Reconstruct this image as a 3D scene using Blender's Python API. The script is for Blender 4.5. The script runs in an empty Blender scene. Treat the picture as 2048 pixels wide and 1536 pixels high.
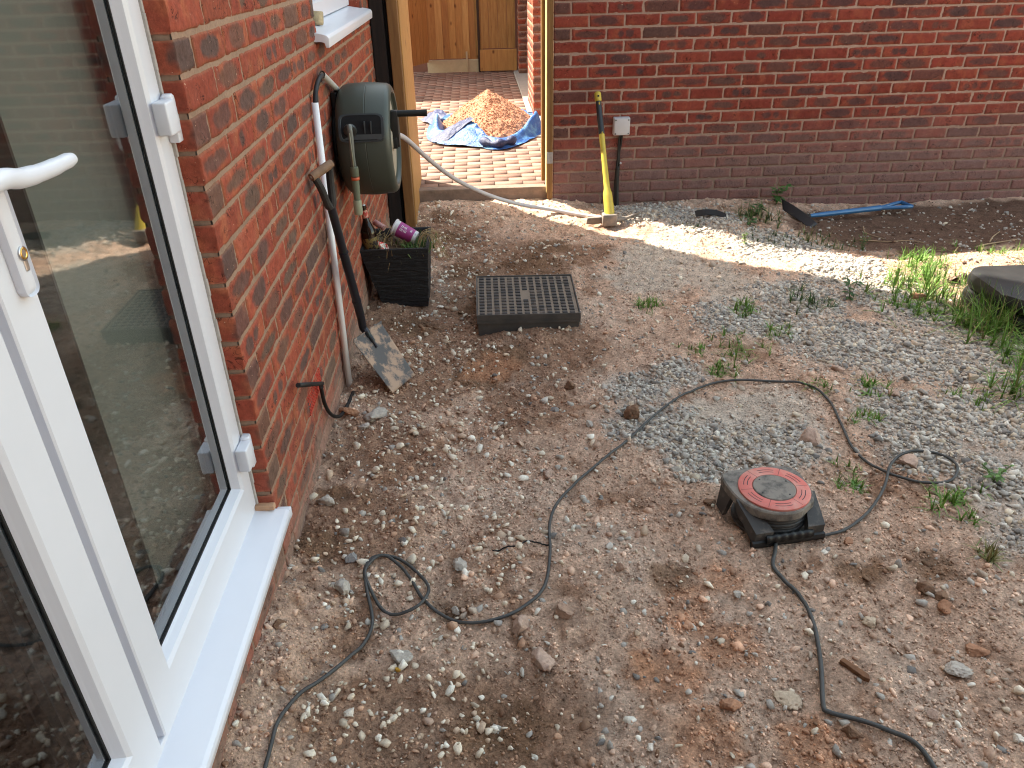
import bpy, bmesh, math, random
import numpy as np
from mathutils import Vector, Matrix
S = bpy.context.scene
RD = math.radians
# ---------------------------------------------------------------- camera
Rv = Vector((0.99872241, -0.04622472, -0.02041641))
Uv = Vector((0.04057429, 0.49271499, 0.86924431))
Fv = Vector((0.0301211, 0.86896215, -0.49396104))
cd = bpy.data.cameras.new('camera'); cam = bpy.data.objects.new('camera', cd)
S.collection.objects.link(cam)
M = Matrix((Rv, Uv, -Fv)).transposed().to_4x4(); M.translation = Vector((0, 0, 1.58))
cam.matrix_world = M
cd.sensor_width = 36; cd.lens = 26.99; cd.clip_start = 0.02; cd.clip_end = 500
S.camera = cam
# ---------------------------------------------------------------- light
EL = RD(48); HX, HY = -0.788, 0.615
to_sun = Vector((HX*math.cos(EL), HY*math.cos(EL), math.sin(EL)))
sd = bpy.data.lights.new('sun', 'SUN'); sun = bpy.data.objects.new('sun', sd)
S.collection.objects.link(sun)
sd.energy = 2.5; sd.angle = RD(0.53); sd.color = (1, 0.93, 0.80)
sun.rotation_euler = to_sun.to_track_quat('Z', 'Y').to_euler(); sun.location = (-4, 4, 8)
W = bpy.data.worlds.new('World'); S.world = W; W.use_nodes = True
wn = W.node_tree.nodes; bg = wn['Background']
sky = wn.new('ShaderNodeTexSky'); sky.sky_type = 'NISHITA'; sky.sun_disc = False
sky.sun_elevation = EL; sky.sun_rotation = math.atan2(HX, HY)
sky.air_density = 1.0; sky.dust_density = 1.0; sky.ozone_density = 1.0
wb = wn.new('ShaderNodeMix'); wb.data_type = 'RGBA'; wb.blend_type = 'MULTIPLY'; wb.inputs['Factor'].default_value = 1
wb.inputs['B'].default_value = (1, .80, .54, 1)   # camera white balance set for the open shade
W.node_tree.links.new(sky.outputs[0], wb.inputs['A']); W.node_tree.links.new(wb.outputs['Result'], bg.inputs[0]); bg.inputs[1].default_value = 0.15
S.view_settings.view_transform = 'Standard'; S.view_settings.look = 'None'
S.view_settings.gamma = 1; S.view_settings.exposure = 2.9
# ---------------------------------------------------------------- noise
def _h(i, j, s):
    n = (i*374761393 + j*668265263 + s*1442695041) & 0xffffffff
    n = ((n ^ (n >> 13))*1274126177) & 0xffffffff
    return ((n ^ (n >> 16)) & 0xffff)/65535.0
def vn(x, y, s=0):
    x = np.asarray(x, float); y = np.asarray(y, float)
    i = np.floor(x).astype(np.int64); j = np.floor(y).astype(np.int64)
    a = x-i; b = y-j; a = a*a*(3-2*a); b = b*b*(3-2*b)
    return ((_h(i, j, s)*(1-a)+_h(i+1, j, s)*a)*(1-b) + (_h(i, j+1, s)*(1-a)+_h(i+1, j+1, s)*a)*b)*2-1
def fbm(x, y, o=3, s=0):
    r = 0; A = 1.0; t = 0
    x = np.asarray(x, float); y = np.asarray(y, float)
    for k in range(o):
        r = r+A*vn(x*2**k+17.3*k, y*2**k-9.1*k, s+k); t += A; A *= .5
    return r/t
def sst(a, b, x):
    t = np.clip((np.asarray(x, float)-a)/(b-a), 0, 1); return t*t*(3-2*t)
def blob(x, y, L):
    r = 0
    for (cx, cy, rr) in L:
        r = np.maximum(r, np.exp(-((x-cx)**2+(y-cy)**2)/(rr*rr)))
    return r
# ---------------------------------------------------------------- object helpers
COL = S.collection
def tag(o, label=None, cat=None, group=None, kind=None):
    if label: o['label'] = label
    if cat: o['category'] = cat
    if group: o['group'] = group
    if kind: o['kind'] = kind
    return o
def empty(name, loc, label, cat, group=None):
    o = bpy.data.objects.new(name, None); COL.objects.link(o); o.location = loc
    o.empty_display_size = .1
    return tag(o, label, cat, group)
def link(name, me, mat, parent=None, smooth=False):
    o = bpy.data.objects.new(name, me); COL.objects.link(o)
    if mat is not None:
        for m in (mat if isinstance(mat, (list, tuple)) else [mat]): me.materials.append(m)
    if parent is not None:
        o.parent = parent
        p = parent; off = Vector((0, 0, 0))
        while p is not None: off += Vector(p.location); p = p.parent
        o.location = -off
    if smooth: me.polygons.foreach_set('use_smooth', [True]*len(me.polygons))
    return o
def mk(name, V, Fq, mat, parent=None, col=None, smooth=False, mi=None):
    """numpy mesh, world coordinates"""
    me = bpy.data.meshes.new(name)
    V = np.asarray(V, np.float32); Fq = np.asarray(Fq, np.int32); k = Fq.shape[1]
    me.vertices.add(len(V)); me.vertices.foreach_set('co', V.ravel())
    me.loops.add(Fq.size); me.loops.foreach_set('vertex_index', Fq.ravel())
    me.polygons.add(len(Fq)); me.polygons.foreach_set('loop_start', np.arange(0, Fq.size, k, dtype=np.int32))
    me.polygons.foreach_set('loop_total', np.full(len(Fq), k, np.int32))
    if mi is not None: me.polygons.foreach_set('material_index', np.asarray(mi, np.int32))
    me.update(calc_edges=True)
    if col is not None:
        a = me.color_attributes.new('Col', 'FLOAT_COLOR', 'POINT')
        c = np.ones((len(V), 4), np.float32); c[:, :3] = col; a.data.foreach_set('color', c.ravel())
    me.validate()
    return link(name, me, mat, parent, smooth)
def grid_faces(nu, nv, off=0):
    i = np.arange(nu-1)[:, None]*nv+np.arange(nv-1)[None, :]
    i = i.ravel()+off
    return np.stack([i, i+nv, i+nv+1, i+1], 1)
class B:
    """collects primitives in one bmesh, world coordinates"""
    def __init__(s): s.bm = bmesh.new()
    def box(s, a, b, bev=0.0, seg=2, rot=None, piv=None):
        r = bmesh.ops.create_cube(s.bm, size=1)['verts']
        c = [(a[i]+b[i])/2 for i in range(3)]; d = [abs(b[i]-a[i]) for i in range(3)]
        for v in r: v.co = Vector((c[0]+v.co.x*d[0], c[1]+v.co.y*d[1], c[2]+v.co.z*d[2]))
        if bev:
            e = list({e for v in r for e in v.link_edges})
            g = bmesh.ops.bevel(s.bm, geom=e, offset=bev, segments=seg, profile=.5, affect='EDGES')
            r = list({v for f in g['faces'] for v in f.verts} | {v for v in r if v.is_valid})
        if rot is not None:
            p = Vector(piv if piv else c)
            for v in r: v.co = p+rot @ (v.co-p)
        return s
    def poly(s, prof, a, b, axis='y', bev=0):
        """prism: closed profile of 2-D points extruded along axis from a to b"""
        def P(q, t):
            return {'y': (q[0], t, q[1]), 'x': (t, q[0], q[1]), 'z': (q[0], q[1], t)}[axis]
        A = [s.bm.verts.new(P(q, a)) for q in prof]; C = [s.bm.verts.new(P(q, b)) for q in prof]
        n = len(prof); f = [s.bm.faces.new(A), s.bm.faces.new(C[::-1])]
        for i in range(n): f.append(s.bm.faces.new((A[i], C[i], C[(i+1) % n], A[(i+1) % n])))
        if bev:
            bmesh.ops.bevel(s.bm, geom=[e for e in {e for g in f for e in g.edges}], offset=bev, segments=2, profile=.5, affect='EDGES')
        return s
    def tube(s, pts, r, seg=10, cap=True, mat=0):
        P = [Vector(p) for p in pts]; n = len(P)
        R = r if isinstance(r, (list, tuple)) else [r]*n
        T = [(P[min(i+1, n-1)]-P[max(i-1, 0)]).normalized() for i in range(n)]
        up = Vector((0, 0, 1)) if abs(T[0].z) < .9 else Vector((1, 0, 0))
        N = T[0].cross(up).normalized(); rings = []
        for i in range(n):
            if T[i].length == 0: T[i] = T[i-1]
            N = (N-T[i]*N.dot(T[i])).normalized(); Bn = T[i].cross(N)
            rings.append([s.bm.verts.new(P[i]+(N*math.cos(2*math.pi*k/seg)+Bn*math.sin(2*math.pi*k/seg))*R[i]) for k in range(seg)])
        for i in range(n-1):
            for k in range(seg):
                f = s.bm.faces.new((rings[i][k], rings[i][(k+1) % seg], rings[i+1][(k+1) % seg], rings[i+1][k])); f.smooth = True; f.material_index = mat
        if cap: s.bm.faces.new(rings[0][::-1]); s.bm.faces.new(rings[-1])
        return s
    def lathe(s, prof, c, axis=(0, 0, 1), seg=32, closed=False):
        """prof: list of (radius, height along axis)"""
        ax = Vector(axis).normalized(); q = ax.to_track_quat('Z', 'Y'); c = Vector(c); rings = []
        for (r, h) in prof:
            rings.append([s.bm.verts.new(c+q @ Vector((max(r, 1e-4)*math.cos(2*math.pi*k/seg), max(r, 1e-4)*math.sin(2*math.pi*k/seg), h))) for k in range(seg)])
        for i in range(len(rings)-1):
            for k in range(seg):
                f = s.bm.faces.new((rings[i][k], rings[i][(k+1) % seg], rings[i+1][(k+1) % seg], rings[i+1][k])); f.smooth = True
        if not closed: s.bm.faces.new(rings[0][::-1]); s.bm.faces.new(rings[-1])
        return s
    def faces(s, V, Fs):
        v = [s.bm.verts.new(p) for p in V]
        for f in Fs: s.bm.faces.new([v[i] for i in f])
        return s
    def out(s, name, mat, parent=None, smooth=False, auto=False):
        me = bpy.data.meshes.new(name)
        bmesh.ops.recalc_face_normals(s.bm, faces=s.bm.faces[:])
        s.bm.to_mesh(me); s.bm.free()
        o = link(name, me, mat, parent, smooth)
        if auto:
            me.polygons.foreach_set('use_smooth', [True]*len(me.polygons))
            me.set_sharp_from_angle(angle=RD(35))
        return o
def crom(P, sub=6):
    P = [Vector(p) for p in P]; P = [P[0]*2-P[1]]+P+[P[-1]*2-P[-2]]; o = []
    for i in range(1, len(P)-2):
        for k in range(sub):
            t = k/sub; a, b, c, d = P[i-1:i+3]
            o.append(.5*((2*b)+(c-a)*t+(2*a-5*b+4*c-d)*t*t+(3*b-a-3*c+d)*t**3))
    o.append(P[-2]); return o
# ---------------------------------------------------------------- materials
def mat(name, col, rough=.6, metal=0, nscale=None, namp=.15, col2=None, bump=None, bscale=60, spec=None, attr=False, bdist=.002, coat=0, thr=None, stretch=None, detail=5):
    m = bpy.data.materials.new(name); m.use_nodes = True; nt = m.node_tree; N = nt.nodes; L = nt.links
    b = N['Principled BSDF']; b.inputs['Roughness'].default_value = rough; b.inputs['Metallic'].default_value = metal
    if spec is not None: b.inputs['Specular IOR Level'].default_value = spec
    if coat: b.inputs['Coat Weight'].default_value = coat
    tc = N.new('ShaderNodeTexCoord'); src = tc.outputs['Object']
    if stretch:
        mp = N.new('ShaderNodeMapping'); mp.inputs['Scale'].default_value = stretch; L.new(src, mp.inputs[0]); src = mp.outputs[0]
    if attr:
        a = N.new('ShaderNodeVertexColor'); a.layer_name = 'Col'; c = a.outputs[0]
    else:
        r = N.new('ShaderNodeRGB'); r.outputs[0].default_value = (*col, 1); c = r.outputs[0]
    if nscale:
        n = N.new('ShaderNodeTexNoise'); n.inputs['Scale'].default_value = nscale; n.inputs['Detail'].default_value = detail
        n.inputs['Roughness'].default_value = .65
        L.new(src, n.inputs['Vector'])
        if col2 is not None:
            rp = N.new('ShaderNodeMapRange'); t = thr or (.4, .6)
            rp.inputs[1].default_value = t[0]; rp.inputs[2].default_value = t[1]
            L.new(n.outputs['Fac'], rp.inputs[0])
            mx = N.new('ShaderNodeMix'); mx.data_type = 'RGBA'; L.new(rp.outputs[0], mx.inputs['Factor'])
            L.new(c, mx.inputs['A']); mx.inputs['B'].default_value = (*col2, 1); c = mx.outputs['Result']
        else:
            rp = N.new('ShaderNodeMapRange'); rp.inputs[1].default_value = .25; rp.inputs[2].default_value = .75
            rp.inputs[3].default_value = 1-namp; rp.inputs[4].default_value = 1+namp
            L.new(n.outputs['Fac'], rp.inputs[0])
            mx = N.new('ShaderNodeMix'); mx.data_type = 'RGBA'; mx.blend_type = 'MULTIPLY'; mx.inputs['Factor'].default_value = 1
            L.new(c, mx.inputs['A']); L.new(rp.outputs[0], mx.inputs['B']); c = mx.outputs['Result']
    L.new(c, b.inputs['Base Color'])
    if bump:
        n = N.new('ShaderNodeTexNoise'); n.inputs['Scale'].default_value = bscale; n.inputs['Detail'].default_value = 6; n.inputs['Roughness'].default_value = .7
        L.new(src, n.inputs['Vector'])
        bp = N.new('ShaderNodeBump'); bp.inputs['Strength'].default_value = bump; bp.inputs['Distance'].default_value = bdist
        L.new(n.outputs['Fac'], bp.inputs['Height']); L.new(bp.outputs[0], b.inputs['Normal'])
    return m
def brick_mat(name):
    m = mat(name, (1, 1, 1), .9, attr=True, nscale=90, namp=.28, bump=.9, bscale=260, bdist=.0025, spec=.25)
    nt = m.node_tree; N = nt.nodes; L = nt.links; b = N['Principled BSDF']
    src = b.inputs['Base Color'].links[0].from_socket
    tc = N.new('ShaderNodeTexCoord')
    # creases in the drag-faced clay
    n = N.new('ShaderNodeTexNoise'); n.inputs['Scale'].default_value = 26; n.inputs['Detail'].default_value = 3; n.inputs['Distortion'].default_value = 1.2
    L.new(tc.outputs['Object'], n.inputs['Vector'])
    s = N.new('ShaderNodeMath'); s.operation = 'SUBTRACT'; s.inputs[1].default_value = .5; L.new(n.outputs['Fac'], s.inputs[0])
    a = N.new('ShaderNodeMath'); a.operation = 'ABSOLUTE'; L.new(s.outputs[0], a.inputs[0])
    r = N.new('ShaderNodeMapRange'); r.inputs[1].default_value = .006; r.inputs[2].default_value = .02; L.new(a.outputs[0], r.inputs[0])
    n2 = N.new('ShaderNodeTexNoise'); n2.inputs['Scale'].default_value = 14; L.new(tc.outputs['Object'], n2.inputs['Vector'])
    r2 = N.new('ShaderNodeMapRange'); r2.inputs[1].default_value = .5; r2.inputs[2].default_value = .58; r2.inputs[3].default_value = 1; r2.inputs[4].default_value = 0
    L.new(n2.outputs['Fac'], r2.inputs[0])
    mxx = N.new('ShaderNodeMath'); mxx.operation = 'MAXIMUM'; L.new(r.outputs[0], mxx.inputs[0]); L.new(r2.outputs[0], mxx.inputs[1])
    dk = N.new('ShaderNodeMapRange'); dk.inputs[3].default_value = .32; dk.inputs[4].default_value = 1; L.new(mxx.outputs[0], dk.inputs[0])
    mu = N.new('ShaderNodeMix'); mu.data_type = 'RGBA'; mu.blend_type = 'MULTIPLY'; mu.inputs['Factor'].default_value = 1
    L.new(src, mu.inputs['A']); L.new(dk.outputs[0], mu.inputs['B'])
    # lime specks
    v = N.new('ShaderNodeTexVoronoi'); v.inputs['Scale'].default_value = 110; L.new(tc.outputs['Object'], v.inputs['Vector'])
    n3 = N.new('ShaderNodeTexNoise'); n3.inputs['Scale'].default_value = 30; L.new(tc.outputs['Object'], n3.inputs['Vector'])
    th = N.new('ShaderNodeMapRange'); th.inputs[1].default_value = .52; th.inputs[2].default_value = .75; th.inputs[3].default_value = 0; th.inputs[4].default_value = .22
    L.new(n3.outputs['Fac'], th.inputs[0])
    lt = N.new('ShaderNodeMath'); lt.operation = 'LESS_THAN'; L.new(v.outputs['Distance'], lt.inputs[0]); L.new(th.outputs[0], lt.inputs[1])
    m2 = N.new('ShaderNodeMix'); m2.data_type = 'RGBA'; L.new(lt.outputs[0], m2.inputs['Factor']); L.new(mu.outputs['Result'], m2.inputs['A'])
    m2.inputs['B'].default_value = (.55, .33, .22, 1)
    L.new(m2.outputs['Result'], b.inputs['Base Color'])
    return m
M_brick = brick_mat('brick_clay')
M_mortar = mat('mortar', (1, 1, 1), .95, attr=True, nscale=120, namp=.2, bump=.8, bscale=300, bdist=.002, spec=.2)
M_upvc = mat('white_upvc', (.74, .755, .81), .28, nscale=6, namp=.02, spec=.5)
M_soil = mat('soil', (1, 1, 1), .97, attr=True, nscale=110, namp=.55, bump=1.0, bscale=170, bdist=.012, spec=.15)
M_stone = mat('stone', (1, 1, 1), .93, attr=True, nscale=120, namp=.22, bump=.7, bscale=280, bdist=.002, spec=.2)
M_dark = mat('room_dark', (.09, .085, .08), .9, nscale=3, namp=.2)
M_floor = mat('room_floor', (.5, .4, .3), .5, nscale=4, namp=.3)
M_veneer = mat('outer_render', (.3, .12, .08), .9, nscale=5, namp=.2)
M_black = mat('black_plastic', (.006, .0065, .007), .5, nscale=40, namp=.3)
M_rubber = mat('black_rubber', (.005, .005, .0055), .6, nscale=40, namp=.3)
M_gold = mat('brass', (.75, .5, .15), .25, metal=1, nscale=30, namp=.1)
M_steel = mat('satin_steel', (.6, .6, .6), .3, metal=1, nscale=30, namp=.1)
def wood(name, c1, c2, kn=True, sc=(14, 14, 1.3)):
    m = mat(name, c1, .7, nscale=3.2, col2=c2, thr=(.35, .65), stretch=sc, bump=.35, bscale=9, bdist=.003)
    if kn:
        nt = m.node_tree; N = nt.nodes; L = nt.links; b = N['Principled BSDF']; src = b.inputs['Base Color'].links[0].from_socket
        tc = N.new('ShaderNodeTexCoord'); mp = N.new('ShaderNodeMapping'); mp.inputs['Scale'].default_value = (1, 1, .6); L.new(tc.outputs['Object'], mp.inputs[0])
        v = N.new('ShaderNodeTexVoronoi'); v.inputs['Scale'].default_value = 8; L.new(mp.outputs[0], v.inputs['Vector'])
        r = N.new('ShaderNodeMapRange'); r.inputs[1].default_value = .05; r.inputs[2].default_value = .17; L.new(v.outputs['Distance'], r.inputs[0])
        mx = N.new('ShaderNodeMix'); mx.data_type = 'RGBA'; L.new(r.outputs[0], mx.inputs['Factor']); mx.inputs['A'].default_value = (c1[0]*.28, c1[1]*.2, c1[2]*.15, 1); L.new(src, mx.inputs['B'])
        L.new(mx.outputs['Result'], b.inputs['Base Color'])
    return m
M_woodF = wood('fence_wood', (.52, .27, .08), (.40, .19, .055))
M_woodG = wood('gate_wood', (.42, .225, .07), (.30, .145, .04))
M_woodP = wood('post_wood', (.24, .125, .035), (.15, .07, .02), kn=False)
M_woodD = wood('stained_wood', (.05, .022, .01), (.02, .01, .005), kn=False)
def glass(name, tint=(.9, .92, .9), k=2.4):
    m = bpy.data.materials.new(name); m.use_nodes = True; N = m.node_tree.nodes; L = m.node_tree.links; N.clear()
    o = N.new('ShaderNodeOutputMaterial'); mx = N.new('ShaderNodeMixShader'); t = N.new('ShaderNodeBsdfTransparent'); g = N.new('ShaderNodeBsdfGlossy')
    g.inputs['Roughness'].default_value = 0.03; t.inputs[0].default_value = (*tint, 1)
    f = N.new('ShaderNodeFresnel'); f.inputs[0].default_value = 1.5
    mm = N.new('ShaderNodeMath'); mm.operation = 'MULTIPLY'; mm.inputs[1].default_value = k; mm.use_clamp = True
    n = N.new('ShaderNodeTexNoise'); n.inputs['Scale'].default_value = 2.2; n.inputs['Detail'].default_value = 1
    b = N.new('ShaderNodeBump'); b.inputs['Strength'].default_value = .1; b.inputs['Distance'].default_value = .01
    L.new(n.outputs['Fac'], b.inputs['Height']); L.new(b.outputs[0], g.inputs['Normal'])
    L.new(f.outputs[0], mm.inputs[0]); L.new(mm.outputs[0], mx.inputs[0]); L.new(t.outputs[0], mx.inputs[1]); L.new(g.outputs[0], mx.inputs[2]); L.new(mx.outputs[0], o.inputs[0])
    return m
M_glass = glass('window_glass')
# ---------------------------------------------------------------- ground height
SAND = [(2.75, 3.75, .5), (2.35, 3.75, .35), (3.3, 3.7, .6), (3.0, 3.3, .5)]
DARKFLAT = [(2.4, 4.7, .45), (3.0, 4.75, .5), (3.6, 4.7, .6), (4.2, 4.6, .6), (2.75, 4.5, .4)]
def H(x, y):
    x = np.asarray(x, float); y = np.asarray(y, float)
    b = .085*np.exp(-((x+.62)/.16)**2)*(1-sst(1.2, 2.0, y)) + .02*np.exp(-((x+.6)/.2)**2)
    b = b + .05*sst(4.7, 5.25, y)*(1-sst(.5, 1.0, x))*sst(-2, -.5, x)
    b = b - .055*sst(1.9, 2.4, x)*sst(3.9, 4.3, y)
    b = b + .05*blob(x, y, [(1.5, 4.62, .28), (1.1, 4.9, .22)]) + .03*blob(x, y, [(1.95, 3.95, .3)]) + .06*blob(x, y, [(2.75, 3.8, .3), (3.2, 3.85, .3)])
    b = b - .03*blob(x, y, [(-.2, 3.6, .25), (-.12, 3.2, .2), (.0, 2.95, .3)]) - .015*blob(x, y, [(-.05, 1.15, .3), (.5, 1.45, .2)])
    flat = 1-.7*blob(x, y, DARKFLAT)-.45*blob(x, y, [(1.1, 2.5, .3), (1.0, 3.7, .35), (.35, 1.7, .25)])
    n = .022*fbm(x*2.1, y*2.1, 2, 3)+(.014*fbm(x*8, y*8, 3, 11)+.0125*fbm(x*27, y*27, 4, 23)+.0042*vn(x*110, y*110, 31))*flat
    edge = sst(-.2, .0, x+.60)*0+1
    z = b+n*edge
    far = np.maximum(sst(5.25, 5.6, y), np.maximum(sst(4.4, 6, x), np.maximum(sst(-.62, -1.2, x), sst(.5, -.5, y))))
    return z*(1-far)-.02*far
def h(x, y): return float(H(np.array([x]), np.array([y]))[0])
GREYZ = [(2.5, 2.9, .3), (1.9, 1.5, .25), (1.1, 5.0, .3), (1.4, 4.75, .3), (1.72, 4.3, .32), (1.95, 3.8, .3), (2.06, 3.55, .3), (1.55, 3.05, .3), (1.78, 2.95, .34), (2.05, 2.85, .34), (1.6, 2.4, .26), (1.9, 2.35, .3), (1.75, 1.95, .28), (1.66, 1.68, .22), (2.1, 3.25, .25), (1.27, 3.3, .28), (1.6, 3.5, .28), (.6, 2.42, .2), (.78, 2.25, .22), (1.05, 2.27, .2), (.62, 2.7, .17), (.8, 2.8, .14), (2.4, 2.3, .6), (2.2, 1.7, .4), (1.54, 2.2, .2)]
DUST = [(.9, 3.9, .3), (1.2, 3.95, .3), (1.0, 4.2, .3), (1.1, 2.5, .22), (.9, 2.45, .2), (1.3, 3.7, .25)]
WHITEZ = [(-.26, 3.63, .14), (-.17, 3.1, .16), (-.3, 2.5, .2), (-.44, 2.69, .14), (-.04, 2.12, .16), (.02, 1.8, .14), (-.15, 2.13, .18), (-.26, 1.79, .13), (-.33, 1.62, .13), (-.45, 1.85, .12), (-.06, 1.71, .13), (-.14, 1.14, .16), (-.24, 1.17, .13), (-.13, 1.28, .14), (-.41, 1.2, .12), (.09, 3.41, .1), (-.23, 4.45, .22), (-.2, 4.0, .18), (-.25, 5.0, .2), (-.1, 1.45, .12), (-.3, 2.2, .2), (-.1, 2.4, .2), (-.35, 3.1, .14)]
DARKZ = [(-.2, 4.7, .2), (.4, 4.4, .25), (.08, 3.6, .35), (-.35, 3.4, .2), (.06, 3.1, .18), (-.13, 1.57, .12), (0, 1.17, .14), (-.48, 2.05, .12), (-.54, 1.8, .12), (.5, 1.62, .1), (1.05, 1.6, .12), (1.69, 3.16, .12), (.3, 4.15, .3), (-.1, 4.1, .2), (-.3, 5.0, .15), (1.25, 1.62, .12), (-.05, 2.95, .2)]
BROWNZ = [(-.2, 3.4, .5), (-.3, 2.9, .35), (.1, 4.2, .45), (.3, 3.1, .3), (-.3, 4.6, .45), (-.45, 1.9, .25), (-.4, 2.3, .25), (0, 1.15, .25), (-.3, 1.2, .2), (.15, 2.6, .25), (.6, 4.3, .2)]
REDZ = [(.54, 1.5, .14), (.6, 1.4, .12), (.65, 1.62, .1), (.42, 1.3, .12), (0, 3.0, .15), (.7, 1.05, .15), (.45, 1.1, .12)]
def soilcol(x, y):
    n1 = fbm(x*5, y*5, 4, 51); n2 = fbm(x*17, y*17, 3, 61); n3 = fbm(x*60, y*60, 2, 71)
    base = np.stack([.62+0*x, .42+0*x, .305+0*x], -1)
    def mix(c, f):
        nonlocal base
        f = np.clip(f, 0, 1)[..., None]; base = base*(1-f)+np.array(c)*f
    mix((.68, .50, .385), .8*sst(-.05, .55, n1))
    mix((.33, .19, .12), .85*sst(.25, .7, blob(x, y, BROWNZ)+.3*n1+.2*n2))
    mix((.30, .165, .10), .8*sst(.15, .5, n2*.6-n1*.5))
    mix((.22, .125, .072), .8*sst(.45, .9, blob(x, y, DARKZ)+.35*n2+.2*n1))
    mix((.52, .26, .145), .7*sst(.4, .9, blob(x, y, REDZ)+.4*n2))
    mix((.60, .51, .42), .85*sst(.35, .75, blob(x, y, DUST)+.3*n2))
    mix((.54, .46, .39), .85*sst(.3, .7, blob(x, y, GREYZ)+.25*n2))
    mix((.50, .34, .235), .85*sst(.35, .7, blob(x, y, SAND)+.15*n2))
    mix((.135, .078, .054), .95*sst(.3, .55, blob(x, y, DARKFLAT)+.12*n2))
    far = np.maximum(sst(4.8, 7, x), np.maximum(sst(6, 9, y), np.maximum(sst(-.1, -2, y), sst(-5, -8, x))))
    mix((.2, .16, .11), far)
    hh = fbm(x*27, y*27, 4, 23)   # crevice shade put into the colour: humps lightened, hollows darkened
    return base*(1+.2*n3[..., None]+.12*n2[..., None]+.28*np.clip(hh, -.6, .6)[..., None])
ys = [-60, -25, -8, -3, -1.2, -.4, 0, .2, .35, .5]; y = .58
while y < 5.5: ys.append(y); y += .0042+.0018*y
ys += [5.7, 6.2, 7, 9, 13, 25, 60, 120]
xs = [-120, -60, -25, -10, -5, -2, -1, -.7]+list(np.arange(-.62, 2.6, .0075))+list(np.arange(2.6, 4.6, .016))+[4.8, 5.2, 6, 8, 12, 25, 60, 120]
X, Y = np.meshgrid(np.array(xs), np.array(ys), indexing='ij')
ground = mk('ground', np.stack([X, Y, H(X, Y)], -1).reshape(-1, 3), grid_faces(*X.shape), M_soil, None, soilcol(X, Y).reshape(-1, 3), True)
tag(ground, kind='structure')
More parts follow.
